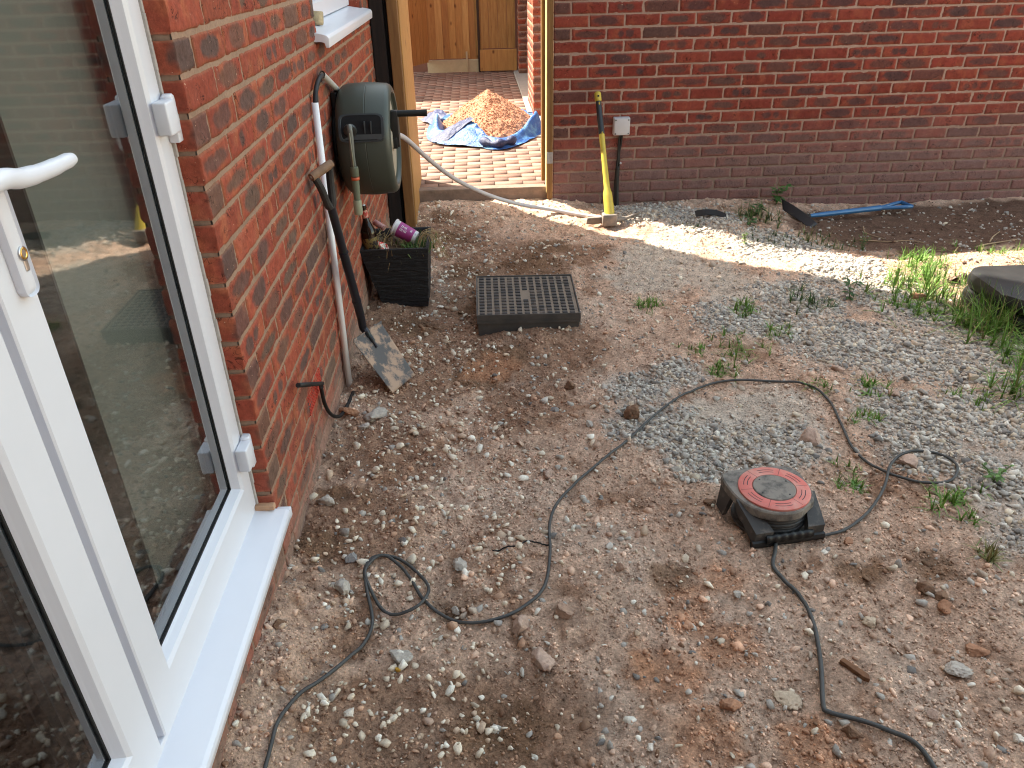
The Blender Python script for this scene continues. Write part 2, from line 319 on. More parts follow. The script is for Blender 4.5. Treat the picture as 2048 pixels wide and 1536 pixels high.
# ---------------------------------------------------------------- brick walls
rng = np.random.default_rng(7)
LJ0 = 1.4396   # a bed joint of the house wall
BJ0 = 1.2083   # a bed joint of the garden wall
def lin(a, b, st): return np.linspace(a, b, max(2, int(round((b-a)/st))+1))
class Bricks:
    """bricks on a vertical plane. O origin, u along the wall, n outward normal."""
    def __init__(s, O, u, n): s.O = np.array(O, float); s.u = np.array(u, float); s.n = np.array(n, float); s.V = []; s.F = []; s.C = []; s.k = 0; s.mV = []; s.mF = []; s.mC = []; s.mk = 0
    def pt(s, U, N, Z): return s.O+U[..., None]*s.u+N[..., None]*s.n+Z[..., None]*np.array([0, 0, 1.])
    def brick(s, u0, u1, z0, z1, st, wl=0., wr=0., tone=0., dirt=None, seed=0, red=False):
        d = .014
        prof = []
        us = lin(u0, u1, st); zs = lin(z0, z1, st*1.1)
        Lw = lin(-wl, 0, st)[:-1] if wl else np.array([-d]); Rw = lin(0, -wr, st)[1:] if wr else np.array([-d])
        U = np.concatenate([np.full(len(Lw), u0), us, np.full(len(Rw), u1)]); NU = np.concatenate([Lw, 0*us, Rw])
        Z = np.concatenate([[z0], zs, [z1]]); NZ = np.concatenate([[-d], 0*zs, [-d]])
        arc = np.concatenate([Lw+u0, us, u1-Rw])
        UU, ZZ = np.meshgrid(U, Z, indexing='ij'); NN = np.minimum(NU[:, None]+0*ZZ, 0)
        AA, _ = np.meshgrid(arc, Z, indexing='ij')
        front = (NU == 0)[:, None] & (np.ones(len(Z), bool))[None, :]
        nz = NZ[None, :]+0*UU
        NN = np.where(front, np.minimum(NN, nz), NN)
        # soften the arrises
        r = rng.uniform
        du = np.minimum(AA-(u0-(wl if wl else 0)), (u1+(wr if wr else 0))-AA); dz = np.minimum(ZZ-z0, z1-ZZ)
        ed = np.clip(1-np.minimum(np.where(wl or wr, 1, 1)*du, dz)/.006, 0, 1)
        if wl or wr:
            ed = np.clip(1-np.minimum(du, dz)/.006, 0, 1)
        sx = seed*3.17
        rough = .0026*fbm(AA*32+sx, ZZ*50, 3, 5)+.0012*fbm(AA*140+sx, ZZ*140, 2, 9)
        tilt = r(-.0012, .0012)
        NN = NN+rough+tilt-.0028*ed**2+np.where(ed > .6, .001*vn(AA*90, ZZ*90, 3), 0)
        jit = .0011*vn(AA*30+sx, ZZ*60, 8)
        UU = UU+np.where(NU[:, None] < 0, 0, jit)+(np.where(NU[:, None] < 0, rough, 0)*(-1 if wl else 1) if (wl or wr) else 0)
        ZZ2 = ZZ+.0010*vn(AA*26+sx, seed+0*AA, 4)+r(-.0008, .0008)
        P = s.pt(UU, NN, ZZ2); s.V.append(P.reshape(-1, 3)); s.F.append(grid_faces(len(U), len(Z), s.k)); s.k += P.shape[0]*P.shape[1]
        # colour
        w = u1-u0; cu = (AA-(u0+u1)/2); cz = ZZ-(z0+z1)/2
        t = r(0, 1)
        c0 = np.array([.30, .064, .038])*(1-.28*t)+np.array([.34, .11, .05])*(.28*t)
        c0 = c0*r(.82, 1.15)
        C = np.ones(AA.shape+(3,))*c0
        nn = fbm(AA*22+sx, ZZ*22, 3, 41); n5 = fbm(AA*70+sx, ZZ*70, 2, 43)
        # orange burnt bands
        f = .55*sst(.1, .6, nn+.25*np.sin(AA*60+sx))
        C = C*(1-f[..., None])+np.array([.42, .12, .05])*f[..., None]
        kind = r(0, 1)
        if kind < .58 and w > .15:
            a, b2 = w*r(.3, .46), r(.018, .031); m = ((cu-r(-.01, .01))/a)**2+(cz/b2)**2
        elif kind < .72 and w > .15:
            k = int(r(1.6, 3.3)); m = 9+0*cu
            for i in range(k):
                q = (i-(k-1)/2)*w*.27+r(-.008, .008); m = np.minimum(m, ((cu-q)/r(.02, .034))**2+((cz-r(-.003, .003))/r(.017, .023))**2)
        elif kind < .78: m = (cu/(w*.6))**2+(cz/.05)**2
        else: m = 9+0*cu
        f = sst(1.35, .55, m+.55*nn+.25*n5)*r(.7, .95)
        pc = np.array([.10, .068, .058]) if r(0, 1) < .5 else np.array([.135, .085, .062])
        C = C*(1-f[..., None])+pc*f[..., None]
        if red: C = np.ones(AA.shape+(3,))*np.array([.42, .06, .035])
        C = C*(1+.14*n5[..., None])
        # sandy arrises
        C = C*(1-.4*ed[..., None]**2)+np.array([.42, .2, .11])*(.4*ed[..., None]**2)
        if dirt is not None:
            q = np.clip(dirt(AA, ZZ)+.12*nn, 0, .9)[..., None]; C = C*(1-q)+np.array([.32, .225, .175])*q
        s.C.append(np.clip(C, .005, 1).reshape(-1, 3))
    def mortar(s, u0, u1, z0, z1, st, n=-.005, col=(.3, .2, .14), dirt=None, flip=False):
        U, Z = np.meshgrid(lin(u0, u1, st), lin(z0, z1, st), indexing='ij')
        N = n+.0012*fbm(U*60, Z*60, 3, 77)+.0006*vn(U*200, Z*200, 5)
        P = s.pt(U, N, Z); s.mV.append(P.reshape(-1, 3)); s.mF.append(grid_faces(U.shape[0], U.shape[1], s.mk)); s.mk += U.size
        C = np.ones(U.shape+(3,))*np.array(col)*(1+.15*fbm(U*12, Z*12, 3, 66)[..., None])
        if dirt is not None:
            q = np.clip(dirt(U, Z), 0, .8)[..., None]; C = C*(1-q)+np.array([.2, .14, .11])*q
        s.mC.append(C.reshape(-1, 3))
    def build(s, name, parent):
        V = np.concatenate(s.V); F = np.concatenate(s.F); C = np.concatenate(s.C)
        if s.mV:
            V2 = np.concatenate(s.mV); F2 = np.concatenate(s.mF)+len(V); C = np.concatenate([C]+s.mC); V = np.concatenate([V, V2])
            mi = np.concatenate([np.zeros(len(F)), np.ones(len(F2))]); F = np.concatenate([F, F2])
        else: mi = np.zeros(len(F))
        return mk(name, V, F, [M_brick, M_mortar], parent, C, True, mi)
MJ = .0056
def rows(W_, j0, j1, J0, ustart, uend, st, half_even, wl=.1, wr=0, dirt=None, holes=(), cornerL=True):
    """j counts courses downward; running bond"""
    for j in range(j0, j1):
        z1 = J0-.075*j-MJ; z0 = J0-.075*(j+1)+MJ
        first = .1025 if ((j % 2 == 0) == half_even) else .215
        u = ustart; w = first; k = 0
        while u < uend-.02:
            a, b = u, min(u+w, uend)
            ok = True; la = wl if k == 0 else 0; rb = 0
            for (ha, hb, hz0, hz1) in holes:
                if (z0+z1)/2 > hz0 and (z0+z1)/2 < hz1:
                    if a >= ha-.03 and b <= hb+.03: ok = False
                    elif a < ha < b: b = ha; rb = .06
                    elif a < hb < b: a = hb; la = .09
            if ok and b-a > .03: W_.brick(a, b, z0, z1, st, la if (k == 0 or la) else 0, rb, dirt=dirt, seed=j*91+k*7+int(J0*100))
            u += w+.01; w = .215; k += 1
# house ------------------------------------------------------------
house = empty('brick_house', (-.595, 1.683, 0), 'red brick house wall at the left with white door, window and sills', 'house')
Wl = Bricks((-.595, 1.683, 0), (0, 1, 0), (1, 0, 0))
dl = lambda U, Z: .75*sst(.22, .02, Z-.05*fbm(U*3, Z*3, 2, 4))+.1*sst(.5, .2, Z)
win = [(1.51, 2.86, 1.285, 3)]
rows(Wl, -4, 22, LJ0, 0, 3.97, .0052, True, wl=.1, dirt=dl, holes=win)
Wl.mortar(0.004, 3.97, -.25, 1.287, .006, col=(.33, .215, .15), n=-.0032, dirt=dl)
Wl.mortar(0.004, 1.505, 1.287, 1.76, .01, col=(.33, .215, .15), n=-.0032); Wl.mortar(2.865, 3.97, 1.287, 1.76, .01, col=(.33, .215, .15), n=-.0032)
# below the door sill
for j in range(16, 22):
    z1 = LJ0-.075*j-MJ; z0 = z1-.065; u = -.01-(0 if j % 2 == 0 else .1125)
    k = 0
    while u > -2.3:
        if not (k == 0 and False): Wl.brick(u-.215, u, z0, z1, .007, dirt=dl, seed=j*31+k)
        u -= .225; k += 1
    if j % 2: Wl.brick(-.1125, -.01, z0, z1, .007, dirt=dl, seed=j)
Wl.mortar(-2.3, .004, -.25, .2396, .008, col=(.33, .215, .15), n=-.0032, dirt=dl)
Wl.build('wall', house)
# mortar of the door reveal, and the mass of the house behind
g = B()
g.box((-.70, 1.688, -.3), (-.6015, 5.648, 1.286)); g.box((-.70, 1.688, 1.286), (-.6015, 3.187, 5.4)); g.box((-.70, 4.55, 1.286), (-.6015, 5.648, 5.4)); g.box((-.70, 3.187, 2.4), (-.6015, 4.55, 5.4))
g.box((-.9, -4, -.3), (-.604, 1.686, .2)); g.box((-.9, -4, 2.32), (-.604, 1.75, 5.4)); g.box((-.9, -4, .2), (-.604, -.05, 2.32))
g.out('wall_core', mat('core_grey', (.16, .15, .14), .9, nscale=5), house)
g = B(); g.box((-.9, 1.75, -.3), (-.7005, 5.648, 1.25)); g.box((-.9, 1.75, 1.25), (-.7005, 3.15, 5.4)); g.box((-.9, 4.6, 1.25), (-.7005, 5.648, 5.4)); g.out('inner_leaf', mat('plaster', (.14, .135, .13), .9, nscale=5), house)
g = B(); g.box((-.92, 3.3, 1.0), (-.93, 4.4, 2.4)); g.box((-3.0, -1.5, .2), (-.9, 3.0, .26)); g.out('room_floor', M_floor, house)
g = B(); g.box((-3.1, -1.6, .2), (-3.0, 3.1, 2.5)); g.box((-3.0, -1.6, .2), (-.9, -1.5, 2.5)); g.box((-3.0, 3.0, .2), (-.9, 3.1, 2.5)); g.box((-3.1, -1.6, 2.5), (-.9, 3.1, 2.6))
g.box((-6, -4, -.3), (-5.8, 5.648, 5.4)); g.box((-5.8, 5.45, -.3), (-.9, 5.648, 5.4)); g.box((-5.8, -4, -.3), (-.9, -3.8, 5.4)); g.box((-6.2, -4.2, 5.4), (-.5, 5.75, 5.6))
g.out('room_shell', M_dark, house)
g = B(); g.box((-.3, -9, -.3), (9, -3.6, 5.2)); g.poly([(-9.2, 5.2), (-3.4, 5.2), (-6.3, 7.2)], -.4, 9.2, 'x'); g.out('sky_blocker', mat('sky_blocker_brick', (.13, .07, .055), .9, nscale=5, namp=.2), house)  # unseen block added behind the camera to darken the back wall
g = B(); g.box((-.699, 1.6856, .24), (-.602, 1.6876, 2.3)); g.out('reveal_mortar', mat('reveal_mortar', (.27, .18, .125), .95, nscale=60, namp=.2, bump=.5, bscale=200), house)
# door -------------------------------------------------------------
FX = -.64; GX = -.668
def sash(g, y0, y1, z0, z1, a, b, c, d, x=FX, gx=GX):
    """outer rect y0..y1,z0..z1 and bead-outer rect a..b, c..d: face ring, bead, inner return"""
    def ring(r1, x1, r2, x2):
        P = [(x1, r1[0], r1[2]), (x1, r1[1], r1[2]), (x1, r1[1], r1[3]), (x1, r1[0], r1[3]), (x2, r2[0], r2[2]), (x2, r2[1], r2[2]), (x2, r2[1], r2[3]), (x2, r2[0], r2[3])]
        g.faces(P, [(i, (i+1) % 4, 4+(i+1) % 4, 4+i) for i in range(4)])
    o = (y0, y1, z0, z1); i0 = (a, b, c, d)
    sh = lambda r, t: (r[0]+t, r[1]-t, r[2]+t, r[3]-t)
    ring(o, x-.055, o, x-.003); ring(o, x-.003, sh(o, .003), x)
    ring(sh(o, .003), x, sh(i0, -.004), x)                  # flat face
    ring(sh(i0, -.004), x, i0, x-.003); ring(i0, x-.003, sh(i0, .004), x-.006)
    ring(sh(i0, .004), x-.006, sh(i0, .008), x-.020)        # bead
    ring(sh(i0, .008), x-.020, sh(i0, .011), gx)
    ring(sh(i0, .011), gx, sh(i0, .011), x-.055)
g = B()
sash(g, .969, 1.672, .290, 2.28, 1.053, 1.612, .384, 2.2)
sash(g, .26, .947, .290, 2.28, .345, .862, .384, 2.2)
# astragal, outer frame and threshold
g.box((-.70, .955, .285), (FX-.022, .962, 2.28)); g.box((-.695, .94, .285), (FX-.032, .975, 2.28))
g.box((-.70, 1.674, .27), (FX-.006, 1.683, 2.32), .002); g.box((-.70, .2, .27), (FX-.006, .257, 2.32), .002)
g.box((-.70, .2, .262), (FX-.004, 1.683, .287), .002)
door = g.out('patio_door', M_upvc, house)
g = B()
for (a, b, c, d) in ((1.053, 1.612, .384, 2.2), (.345, .862, .384, 2.2)):
    g.faces([(GX-.003, a+.008, c+.008), (GX-.003, b-.008, c+.008), (GX-.003, b-.008, d), (GX-.003, a+.008, d)], [(0, 1, 2, 3)])
    g.faces([(GX-.023, a+.008, c+.008), (GX-.023, b-.008, c+.008), (GX-.023, b-.008, d), (GX-.023, a+.008, d)], [(0, 1, 2, 3)])
g.out('glass_pane', M_glass, door)
M_spacer = mat('spacer_bar', (.09, .11, .145), .3, metal=.5, nscale=20, namp=.1)
g = B(); gk = B()
for (a, b, c, d) in ((1.053, 1.612, .384, 2.2), (.345, .862, .384, 2.2)):
    for q, e, bb in ((.0105, .004, gk),):
        x0, x1 = GX-.0025, GX+.001
        bb.box((x0, a+q, c+q), (x1, a+q+e, d)); bb.box((x0, b-q-e, c+q), (x1, b-q, d)); bb.box((x0, a+q, c+q), (x1, b-q, c+q+e))
    x0, x1 = GX-.022, GX-.005
    g.box((x0, a+.008, c+.008), (x1, a+.02, d)); g.box((x0, b-.02, c+.008), (x1, b-.008, d)); g.box((x0, a+.02, c+.008), (x1, b-.02, c+.02))
g.out('spacer_bar', M_spacer, door); gk.out('gasket', M_rubber, door)
# handle
g = B(); g.box((FX, 1.006, 1.172), (FX+.013, 1.042, 1.415), .0125, 5); g.out('handle_plate', M_upvc, door, auto=True)
g = B(); g.lathe([(.013, 0), (.013, .03), (.010, .034)], (FX+.012, 0.949, 1.343), (1, 0, 0), 20)
g.tube(crom([(FX+.046, 0.889, 1.342), (FX+.046, 0.979, 1.343), (FX+.046, 1.022, 1.334), (FX+.046, 1.085, 1.328), (FX+.046, 1.164, 1.326)], 6), [.0132]*12+[.0128]*4+[.0118]*5+[.0108]*3+[.0085], 18)
g.out('handle', M_upvc, door, auto=True)
g = B(); g.lathe([(.0085, 0), (.0085, .004), (.006, .0045), (.005, .003)], (FX+.012, 1.026, 1.232), (1, 0, 0), 20); g.out('lock_cylinder', M_gold, door)
g = B(); g.box((FX+.012, 1.021, 1.207), (FX+.0145, 1.031, 1.226), .002, 2); g.lathe([(.0105, -.001), (.0105, .0025), (.0085, .003)], (FX+.0125, 1.026, 1.232), (1, 0, 0), 20); g.out('lock_surround', M_steel, door)
for hz in (1.30, .475):
    g = B(); g.box((FX+.001, 1.607, hz-.034), (FX+.030, 1.662, hz+.030), .004, 3); g.box((FX+.0005, 1.660, hz-.058), (FX+.022, 1.692, hz+.034), .0035, 3)
    g.lathe([(.010, -.036), (.012, -.033), (.012, .034), (.009, .038)], (FX+.015, 1.666, hz), (0, 0, 1), 18)
    g.out('hinge', M_upvc, door, auto=True)
# sill
g = B(); g.poly([(-.70, .232), (-.575, .232), (-.567, .226), (-.559, .228), (-.5555, .248), (-.558, .2575), (-.566, .2625), (-.655, .2745), (-.70, .278)], -.1, 1.6795, 'y', .0012)
g.box((-.5945, 1.6795, .229), (-.5565, 1.698, .258), .003)
g.out('door_sill', M_upvc, house, auto=True)
M_sand = mat('sand_mortar', (.5, .3, .18), .95, nscale=50, namp=.2, bump=.6, bscale=200)
g = B(); g.box((-.645, 1.664, .270), (-.592, 1.684, .286), .004, 3); g.out('mortar_fillet', M_sand, house)
g = B(); z = .27
random.seed(3)
while z < 2.2:
    k = random.uniform(.03, .07); g.box((-.648, 1.6755, z), (-.6345-random.uniform(0, .004), 1.6835, z+k), .0015); z += k
g.out('sealant', M_sand if 0 else mat('sealant', (.55, .52, .48), .8, nscale=40), house)
M_haze = mat('haze_grey', (.36, .375, .38), .9, nscale=3, namp=.06)  # added panels whose colour stands in for haze in the door glass
g = B(); g.box((-.735, 1.262, .27), (-.731, 1.70, 2.3)); g.out('haze_panel', M_haze, house)
g = B(); g.box((-.735, .2, .27), (-.731, 1.0, 2.3)); g.out('haze_panel', mat('haze_brown', (.20, .17, .13), .9, nscale=4, namp=.1), house)  # brown panel added to lift the tone of the left pane
# air brick
g = B()
for r_ in range(5):
    for c_ in range(13):
        y0 = 2.19+c_*.0165; z0 = .2445+r_*.0128; g.box((-.600, y0, z0), (-.5925, y0+.0105, z0+.0035)); g.box((-.600, y0+.0105, z0), (-.5935, y0+.0165, z0+.0128))
g.box((-.605, 2.185, .2425), (-.5965, 2.408, .3115))
g.out('air_brick', mat('red_terracotta', (.5, .055, .03), .7, nscale=30, namp=.15), house)
# window -----------------------------------------------------------
g = B(); x = -.655
sash(g, 3.193, 4.543, 1.335, 2.35, 3.27, 4.47, 1.40, 2.28, x, x-.028)
wf = g.out('window', M_upvc, house)
g = B(); g.faces([(x-.03, 3.26, 1.39), (x-.03, 4.48, 1.39), (x-.03, 4.48, 2.3), (x-.03, 3.26, 2.3)], [(0, 1, 2, 3)]); g.out('glass_pane', M_glass, wf)
g = B(); g.poly([(-.70, 1.289), (-.575, 1.289), (-.560, 1.287), (-.558, 1.268), (-.545, 1.268), (-.543, 1.300), (-.550, 1.310), (-.565, 1.314), (-.66, 1.331), (-.70, 1.333)], 3.15, 4.585, 'y', .0015)
g.out('window_sill', M_upvc, house, auto=True)
# crumpled protective film on the frame
n = 40; A_, B_ = np.meshgrid(np.linspace(3.20, 3.42, n), np.linspace(1.335, 1.62, n), indexing='ij')
xf = -.648+.012*np.abs(fbm(A_*30, B_*16, 3, 5))+.03*sst(3.26, 3.2, A_)
M_film = mat('clear_film', (.75, .78, .8), .12, nscale=25, col2=(.3, .32, .34), thr=(.5, .6)); mk('protective_film', np.stack([xf, A_, B_], -1).reshape(-1, 3), grid_faces(n, n), M_film, house, None, True)
cork = B(); cork.lathe([(.02, 0), (.022, .01), (.021, .045), (.018, .05)], (-.625, 3.42, 1.327), (.1, .1, 1), 14)
tag(cork.out('cork', mat('cork', (.42, .33, .2), .9, nscale=60, namp=.35), None, True), 'small tan cork standing on the white window sill', 'cork')
# garden wall ------------------------------------------------------
gw = empty('garden_wall', (.4987, 5.268, 0), 'long red and blue brick wall closing the yard behind the pickaxe', 'wall')
Wb = Bricks((.4987, 5.268, 0), (1, 0, 0), (0, -1, 0))
db = lambda U, Z: .78*sst(.62, .12, Z-.08*fbm(U*2.2, Z*2.5, 3, 14)-.03*U)
rows(Wb, -5, 21, BJ0, 0, 5.4, .0085, False, wl=.1, dirt=db)
Wb.mortar(0.004, 5.4, -.37, 1.6, .011, col=(.34, .235, .19), n=-.0035, dirt=db)
Wb.C = [c*np.array([.66, .57, .68]) for c in Wb.C]  # wall's shaded side painted in by darkening the brick colour
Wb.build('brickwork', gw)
g = B(); g.box((.503, 5.2745, -.4), (9, 5.48, 2.06)); g.out('wall_core', M_mortar if 0 else M_veneer, gw)
g = B(); z = -.05
while z < 1.7:
    k = .075; g.box((.4935, 5.2695, z), (.4985, 5.2835, z+k*.93), .001); z += k
g.out('pointing', M_sand, gw)
g = B(); g.box((.47, 5.25, 2.06), (9, 5.5, 2.12), .005); g.out('coping', M_veneer, gw)
# beyond the gate: paving, kerb, buildings, fence --------------------
rng = np.random.default_rng(21)
PZ = .13
# herringbone-free stretcher-bond block paving, each block in one mesh
V = []; F = []; C = []; k = 0
y = 5.385; j = 0
while y < 11.2:
    x = -1.9-(.1 if j % 2 else 0)
    while x < 1.6:
        a, b, c, d = x+.0015, x+.1985, y+.0015, y+.0985; z = PZ+rng.uniform(-.0012, .0012)
        if rng.uniform() < .0: pass
        P = [(a, c, z-.02), (b, c, z-.02), (b, d, z-.02), (a, d, z-.02), (a+.0022, c+.0022, z), (b-.0022, c+.0022, z), (b-.0022, d-.0022, z), (a+.0022, d-.0022, z)]
        V += P; F += [(k+4, k+5, k+6, k+7), (k, k+1, k+5, k+4), (k+1, k+2, k+6, k+5), (k+2, k+3, k+7, k+6), (k+3, k, k+4, k+7)]
        t = rng.uniform(); c0 = (np.array([.27, .15, .105])*(1-t)+np.array([.235, .15, .115])*t)*rng.uniform(.9, 1.1)
        if rng.uniform() < .12: c0 = c0*.7
        C += [c0]*8; k += 8; x += .2
    y += .1; j += 1
M_pave = mat('block_paving', (1, 1, 1), .92, attr=True, nscale=70, namp=.18, bump=.5, bscale=200)
tag(mk('path', V, F, M_pave, None, np.array(C)), kind='structure')
M_joint = mat('paving_sand', (.13, .09, .07), .95, nscale=90, namp=.3)
g = B(); g.box((-1.95, 5.34, -.2), (1.7, 11.3, PZ-.012)); tag(g.out('paving_bed', M_joint), kind='structure')
M_conc = mat('concrete', (.36, .33, .29), .9, nscale=14, namp=.16, bump=.5, bscale=160)
M_concd = mat('dirty_concrete', (.24, .17, .13), .95, nscale=16, namp=.3, bump=.8, bscale=120, bdist=.006)
g = B(); g.box((-.46, 5.30, -.1), (.47, 5.384, PZ+.004), .006); tag(g.out('kerb', M_concd), 'low dirty concrete kerb edging the paving at the gate opening', 'kerb')
g = B(); g.box((.50, 8.02, .0), (.72, 11.0, PZ+.02), .006); g.box((.44, 6.9, 0), (.75, 7.86, PZ+.012), .006); tag(g.out('concrete_strip', M_conc), 'pale concrete strip beside the paving at the garage foot', 'kerb')
gb = empty('garage', (.545, 7.85, 0), 'orange lit brick building corner beyond the right gate post', 'building')
for (ox, oy, L1, L2) in ((.545, 7.85, .66, .85), (.56, 10.72, .66, .3)):
    w1 = Bricks((ox, oy, 0), (1, 0, 0), (0, -1, 0)); rows(w1, 0, 32, 2.525, 0, L1, .02, False, wl=.1); w1.mortar(.004, L1, .1, 2.6, .03, col=(.34, .235, .19), n=-.0035); w1.build('brickwork', gb)
    w2 = Bricks((ox, oy+L2, 0), (0, -1, 0), (-1, 0, 0)); rows(w2, 0, 32, 2.525, .0, L2-.105, .02, True, wl=0); w2.mortar(0, L2-.004, .1, 2.6, .03, col=(.34, .235, .19), n=-.0035); w2.build('brickwork', gb)
g = B(); g.box((.552, 7.857, 0), (4, 8.69, 2.6)); g.box((.72, 8.69, 0), (4, 10.72, 2.6)); g.box((.567, 10.727, 0), (4, 11.02, 2.6)); g.box((.5, 7.8, 2.6), (4.05, 11.1, 2.75)); g.out('wall_core', M_veneer, gb)
# back fence
fz0 = PZ+.165
fp = empty('board_fence', (-.9, 11.2, PZ), 'closed board timber fence panel on a pale concrete gravel board', 'fence')
g = B(); x = -.62; random.seed(5)
while x < .045:
    w = .105; g.poly([(x, 11.19), (x+w, 11.175), (x+w, 11.185), (x, 11.205)], fz0+random.uniform(-.008, .004), 1.95, 'z'); x += .088
o = g.out('boards', M_woodF, fp)
for q, (a_, b_) in enumerate((((.58, .32, .10), (.46, .23, .065)), ((.44, .21, .06), (.34, .15, .045)), ((.62, .37, .13), (.5, .26, .08)))): o.data.materials.append(wood('fence_wood_%d' % q, a_, b_))
for p in o.data.polygons: p.material_index = (p.index//6*7) % 4
g = B(); x0, y0 = -.62, 11.19
for i in range(8):
    t = i/8; t2 = (i+1.25)/8
    g.poly([(x0-.36*t, y0-.75*t-.01), (x0-.36*t2, y0-.75*t2-.02), (x0-.36*t2-.01, y0-.75*t2), (x0-.36*t-.01, y0-.75*t+.01)], fz0-.03, 1.95, 'z')
g.out('return_boards', M_woodF, fp)
M_cream = mat('cream_concrete', (.52, .43, .27), .9, nscale=12, namp=.12, bump=.3, bscale=150)
g = B(); g.box((-.65, 11.15, .05), (.055, 11.2, fz0-.01), .004); g.out('gravel_board', M_cream, fp)
g = B(); g.box((-.13, 11.125, .1), (-.105, 11.15, fz0+.09), .003); g.out('peg', M_cream, fp)
fg = empty('timber_gate', (.06, 11.1, PZ), 'paler timber gate with knotty boards beside the brick pier', 'gate')
g = B(); x = .07
while x < .52: w = min(.12, .54-x); g.box((x, 11.10, .42), (x+w-.004, 11.12, 1.95), .002); x += .12
g.out('boards', M_woodG, fg)
g = B(); g.box((.06, 11.06, PZ+.015), (.55, 11.10, .41), .004); g.out('kickboard', M_woodF, fg)
g = B(); g.box((.035, 11.08, PZ), (.068, 11.13, 1.95), .002); g.out('gate_stile', M_woodD, fg)
# neighbour's house whose shadow lies on the paving
nb = B(); nb.box((-7, 11.9, -.3), (5, 19, 5.0)); nb.poly([(11.6, 5.0), (19.3, 5.0), (15.4, 7.2)], -7.2, 5.2, 'x')
tag(nb.out('neighbour_house', M_veneer), 'plain brick house behind the timber fence', 'house')
# right gate posts -------------------------------------------------
gp = empty('gate_post', (.46, 5.3, 0), 'tall brown timber gate post fixed to the end of the brick wall', 'post')
g = B(); g.box((.4565, 5.262, .03), (.4925, 5.36, 2.0), .002); g.out('post', M_woodP, gp)
g = B(); g.box((.4275, 5.37, .155), (.4555, 5.43, 2.0), .002); g.out('stop_batten', M_woodP, gp)
M_sunedge = mat('sunlit_edge_tone', (.62, .5, .22), .7, nscale=20, namp=.1)  # pale tone paints the sunlit edge of the post
g = B(); g.box((.4515, 5.268, .10), (.4563, 5.372, 2.0)); g.out('sunlit_edge', M_sunedge, gp)
g = B(); g.box((.4525, 5.257, .30), (.4955, 5.262, .375), .001); g.box((.4515, 5.2565, .36), (.4965, 5.2605, .368), .001); g.out('tape', mat('grey_tape', (.3, .29, .29), .5, nscale=60, namp=.3), gp)
# left gate leaf standing open -------------------------------------
lg = empty('open_gate', (-.46, 4.85, 0), 'timber gate leaf standing open between the hose reel and the paving', 'gate')
g = B(); g.box((-.493, 4.85, .005), (-.4335, 4.905, 2.0), .004); g.out('stile', wood('stile_wood', (.22, .11, .035), (.15, .07, .02), kn=False), lg)
g = B(); g.box((-.4699, 4.9055, .01), (-.427, 5.62, 2.0), .003); g.out('leaf', M_woodG, lg)
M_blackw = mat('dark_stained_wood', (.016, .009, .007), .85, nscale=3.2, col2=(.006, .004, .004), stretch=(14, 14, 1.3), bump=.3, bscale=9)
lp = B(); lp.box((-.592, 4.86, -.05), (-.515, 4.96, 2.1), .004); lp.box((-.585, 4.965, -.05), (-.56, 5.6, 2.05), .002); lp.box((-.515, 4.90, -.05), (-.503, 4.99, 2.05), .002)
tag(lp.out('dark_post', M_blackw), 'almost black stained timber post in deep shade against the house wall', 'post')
bt = B(); bt.box((-.512, 4.99, -.02), (-.497, 5.01, .62), .003, rot=Matrix.Rotation(RD(4), 3, 'X')); tag(bt.out('timber_batten', M_woodD), 'short brown timber offcut standing behind the open gate leaf', 'offcut')
# tarpaulin and soil heap ------------------------------------------
n = 110
ctr = np.array([.09, 7.25])
th = np.linspace(0, 2*math.pi, 181)
def heapz(x, y):
    r = np.hypot((x-.10)/.47, (y-7.33)/.60); a = np.clip(1-r, 0, 1)
    zz = .335*a**.85*(1-.25*np.exp(-((x+.1)/.1)**2-((y-7.1)/.2)**2))
    return zz
Xh, Yh = np.meshgrid(np.linspace(-.42, .62, 150), np.linspace(6.68, 8.0, 150), indexing='ij')
zh = heapz(Xh, Yh); msk = sst(.0, .05, zh)
zh = PZ-.01+zh+msk*(.016*fbm(Xh*14, Yh*14, 3, 91)+.009*fbm(Xh*45, Yh*45, 2, 92))+.015*msk
M_heap = mat('orange_soil', (.50, .26, .155), .95, nscale=30, col2=(.44, .21, .12), bump=1, bscale=90, bdist=.015)
heap = mk('soil_heap', np.stack([Xh, Yh, zh], -1).reshape(-1, 3), grid_faces(150, 150), M_heap, None, None, True)
tag(heap, 'orange soil heap piled on the blue tarpaulin beyond the gate', 'soil heap')
Xc, Yc = rng.uniform(-.38, .58, 12000), rng.uniform(6.72, 7.95, 12000); kk = heapz(Xc, Yc) > .012; Xc, Yc = Xc[kk], Yc[kk]
HEAPC = (Xc, Yc)
